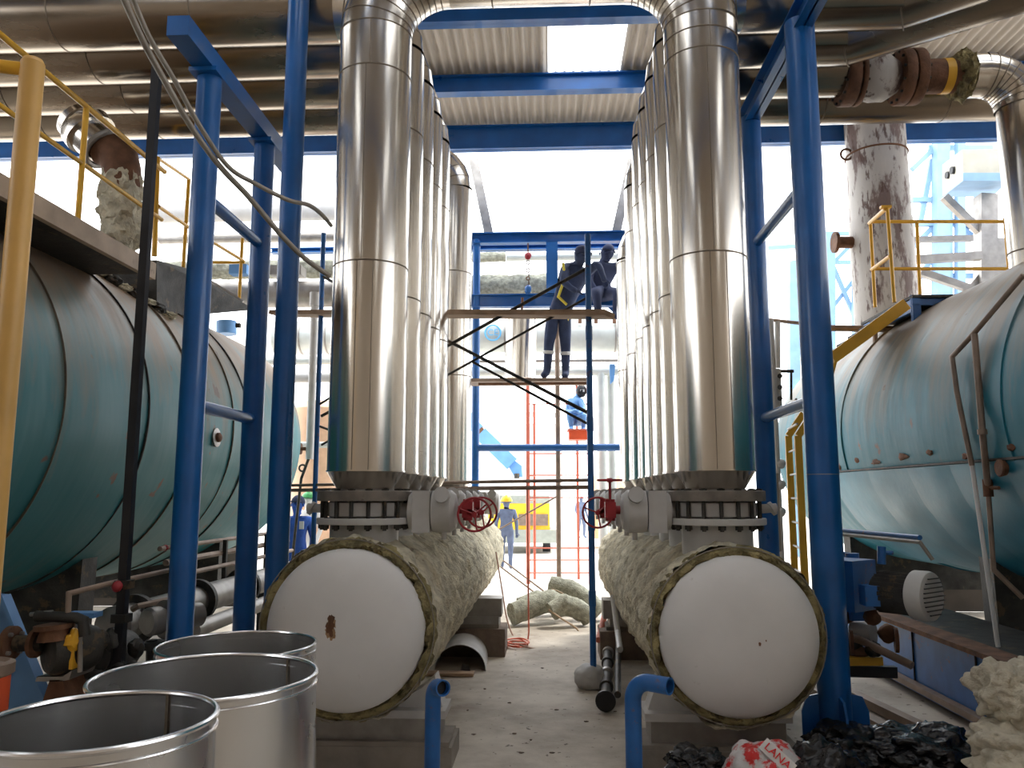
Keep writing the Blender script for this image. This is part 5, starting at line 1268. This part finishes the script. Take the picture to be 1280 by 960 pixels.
figure('person', 'distant person in grey clothes far down the yard', stand(g.x, g.y, 0, 1.75, s(30), .2, .3), 'greycloth')
# bending worker on the platform
def J_from(pix, Y):
    J = {}
    for k, v in pix.items(): J[k] = P(v[0], v[1], Y + (v[2] if len(v) > 2 else 0))
    return J
Jb = J_from({'pelvis': (700, 392), 'waist': (706, 374), 'chest': (716, 350, -.05), 'neckb': (722, 331, -.1), 'neck': (724, 328, -.14), 'headb': (725, 325, -.18), 'headm': (727, 320, -.22), 'headt': (729, 315, -.24),
             'lsh': (733, 340, -.05), 'rsh': (706, 336, -.1), 'lel': (748, 330, -.2), 'rel': (704, 352, -.3), 'lwr': (754, 346, -.3), 'rwr': (716, 362, -.35), 'lha': (756, 353, -.3), 'rha': (722, 364, -.35),
             'lhip': (705, 396), 'rhip': (692, 396), 'lkn': (707, 432, .02), 'rkn': (686, 430, -.05), 'lan': (707, 466, .05), 'ran': (684, 465), 'lft': (706, 472, -.1), 'rft': (678, 471, -.08)}, 11.95)
def harness(t, J):
    MB().tube([J['rsh'] + Vector((-.03, -.14, .05)), J['chest'] + Vector((-.12, -.17, 0)), J['waist'] + Vector((-.1, -.16, 0)), J['pelvis'] + Vector((.1, -.16, .1))], .02, 8).done('harness_strap', 'strap', t)
    MB().tube([J['pelvis'] + Vector((.10, -.12, .0)), J['pelvis'] + Vector((.12, -.16, -.12)), J['pelvis'] + Vector((.16, -.14, -.02))], .018, 8).done('leg_strap', 'strap', t)
figure('person', 'person in navy work clothes bending over the far blue beam, yellow harness', Jb, 'jean', None, hat='hood', hatm='hatnavy', tape=True, extra=harness, scale=1.22, facing=Vector((.6, -.6, -.5)))
Js = J_from({'pelvis': (752, 368), 'waist': (751, 356), 'chest': (752, 341, -.05), 'neckb': (756, 328, -.1), 'neck': (757, 324, -.1), 'headb': (758, 321, -.12), 'headm': (759, 316, -.13), 'headt': (760, 312, -.13),
             'lsh': (768, 334), 'rsh': (742, 333), 'lel': (782, 330, -.1), 'rel': (736, 350, -.2), 'lwr': (792, 322, -.1), 'rwr': (744, 362, -.3), 'lha': (796, 318, -.1), 'rha': (748, 366, -.3),
             'lhip': (760, 368), 'rhip': (748, 368), 'lkn': (772, 365, -.45), 'rkn': (745, 364, -.42), 'lan': (770, 392, -.45), 'ran': (748, 392, -.42), 'lft': (772, 397, -.6), 'rft': (748, 397, -.55)}, 13.5)
figure('person', 'person in black clothes sitting on the far blue beam beside the short pipe', Js, 'hatnavy', 'jean', hat='hood', hatm='hatnavy', facing=Vector((-.3, -1, -.3)), scale=1.3)
Jw = J_from({'pelvis': (719, 527), 'waist': (717, 518), 'chest': (718, 506), 'neckb': (721, 498), 'neck': (723, 495), 'headb': (724, 492), 'headm': (726, 488), 'headt': (727, 484),
             'lsh': (726, 502, -.1), 'rsh': (712, 502, .1), 'lel': (730, 513, -.25), 'rel': (709, 514, 0), 'lwr': (724, 516, -.45), 'rwr': (716, 514, -.4), 'lha': (721, 515, -.5), 'rha': (720, 513, -.5),
             'lhip': (724, 527), 'rhip': (714, 527), 'lkn': (730, 518, -.45), 'rkn': (712, 517, -.42), 'lan': (729, 536, -.35), 'ran': (714, 535, -.35), 'lft': (729, 539, -.5), 'rft': (714, 538, -.5)}, 16.6)
figure('person', 'person in light blue shirt and welding mask crouching on the red tower', Jw, 'bluelight', 'jean', hat='mask', hatm='black', facing=Vector((.2, -1, -.4)))
q = P(722, 541, 16.25)
t = thing('crate', 'orange crate under the crouching welder', 'crate', q - Z_ * .2)
MB().box(q - Z_ * .06, (.36, .5, .18)).done('crate_body', 'orange', t)
MB().box(q + Z_ * .045, (.42, .55, .03)).done('crate_rim', 'scafred', t)
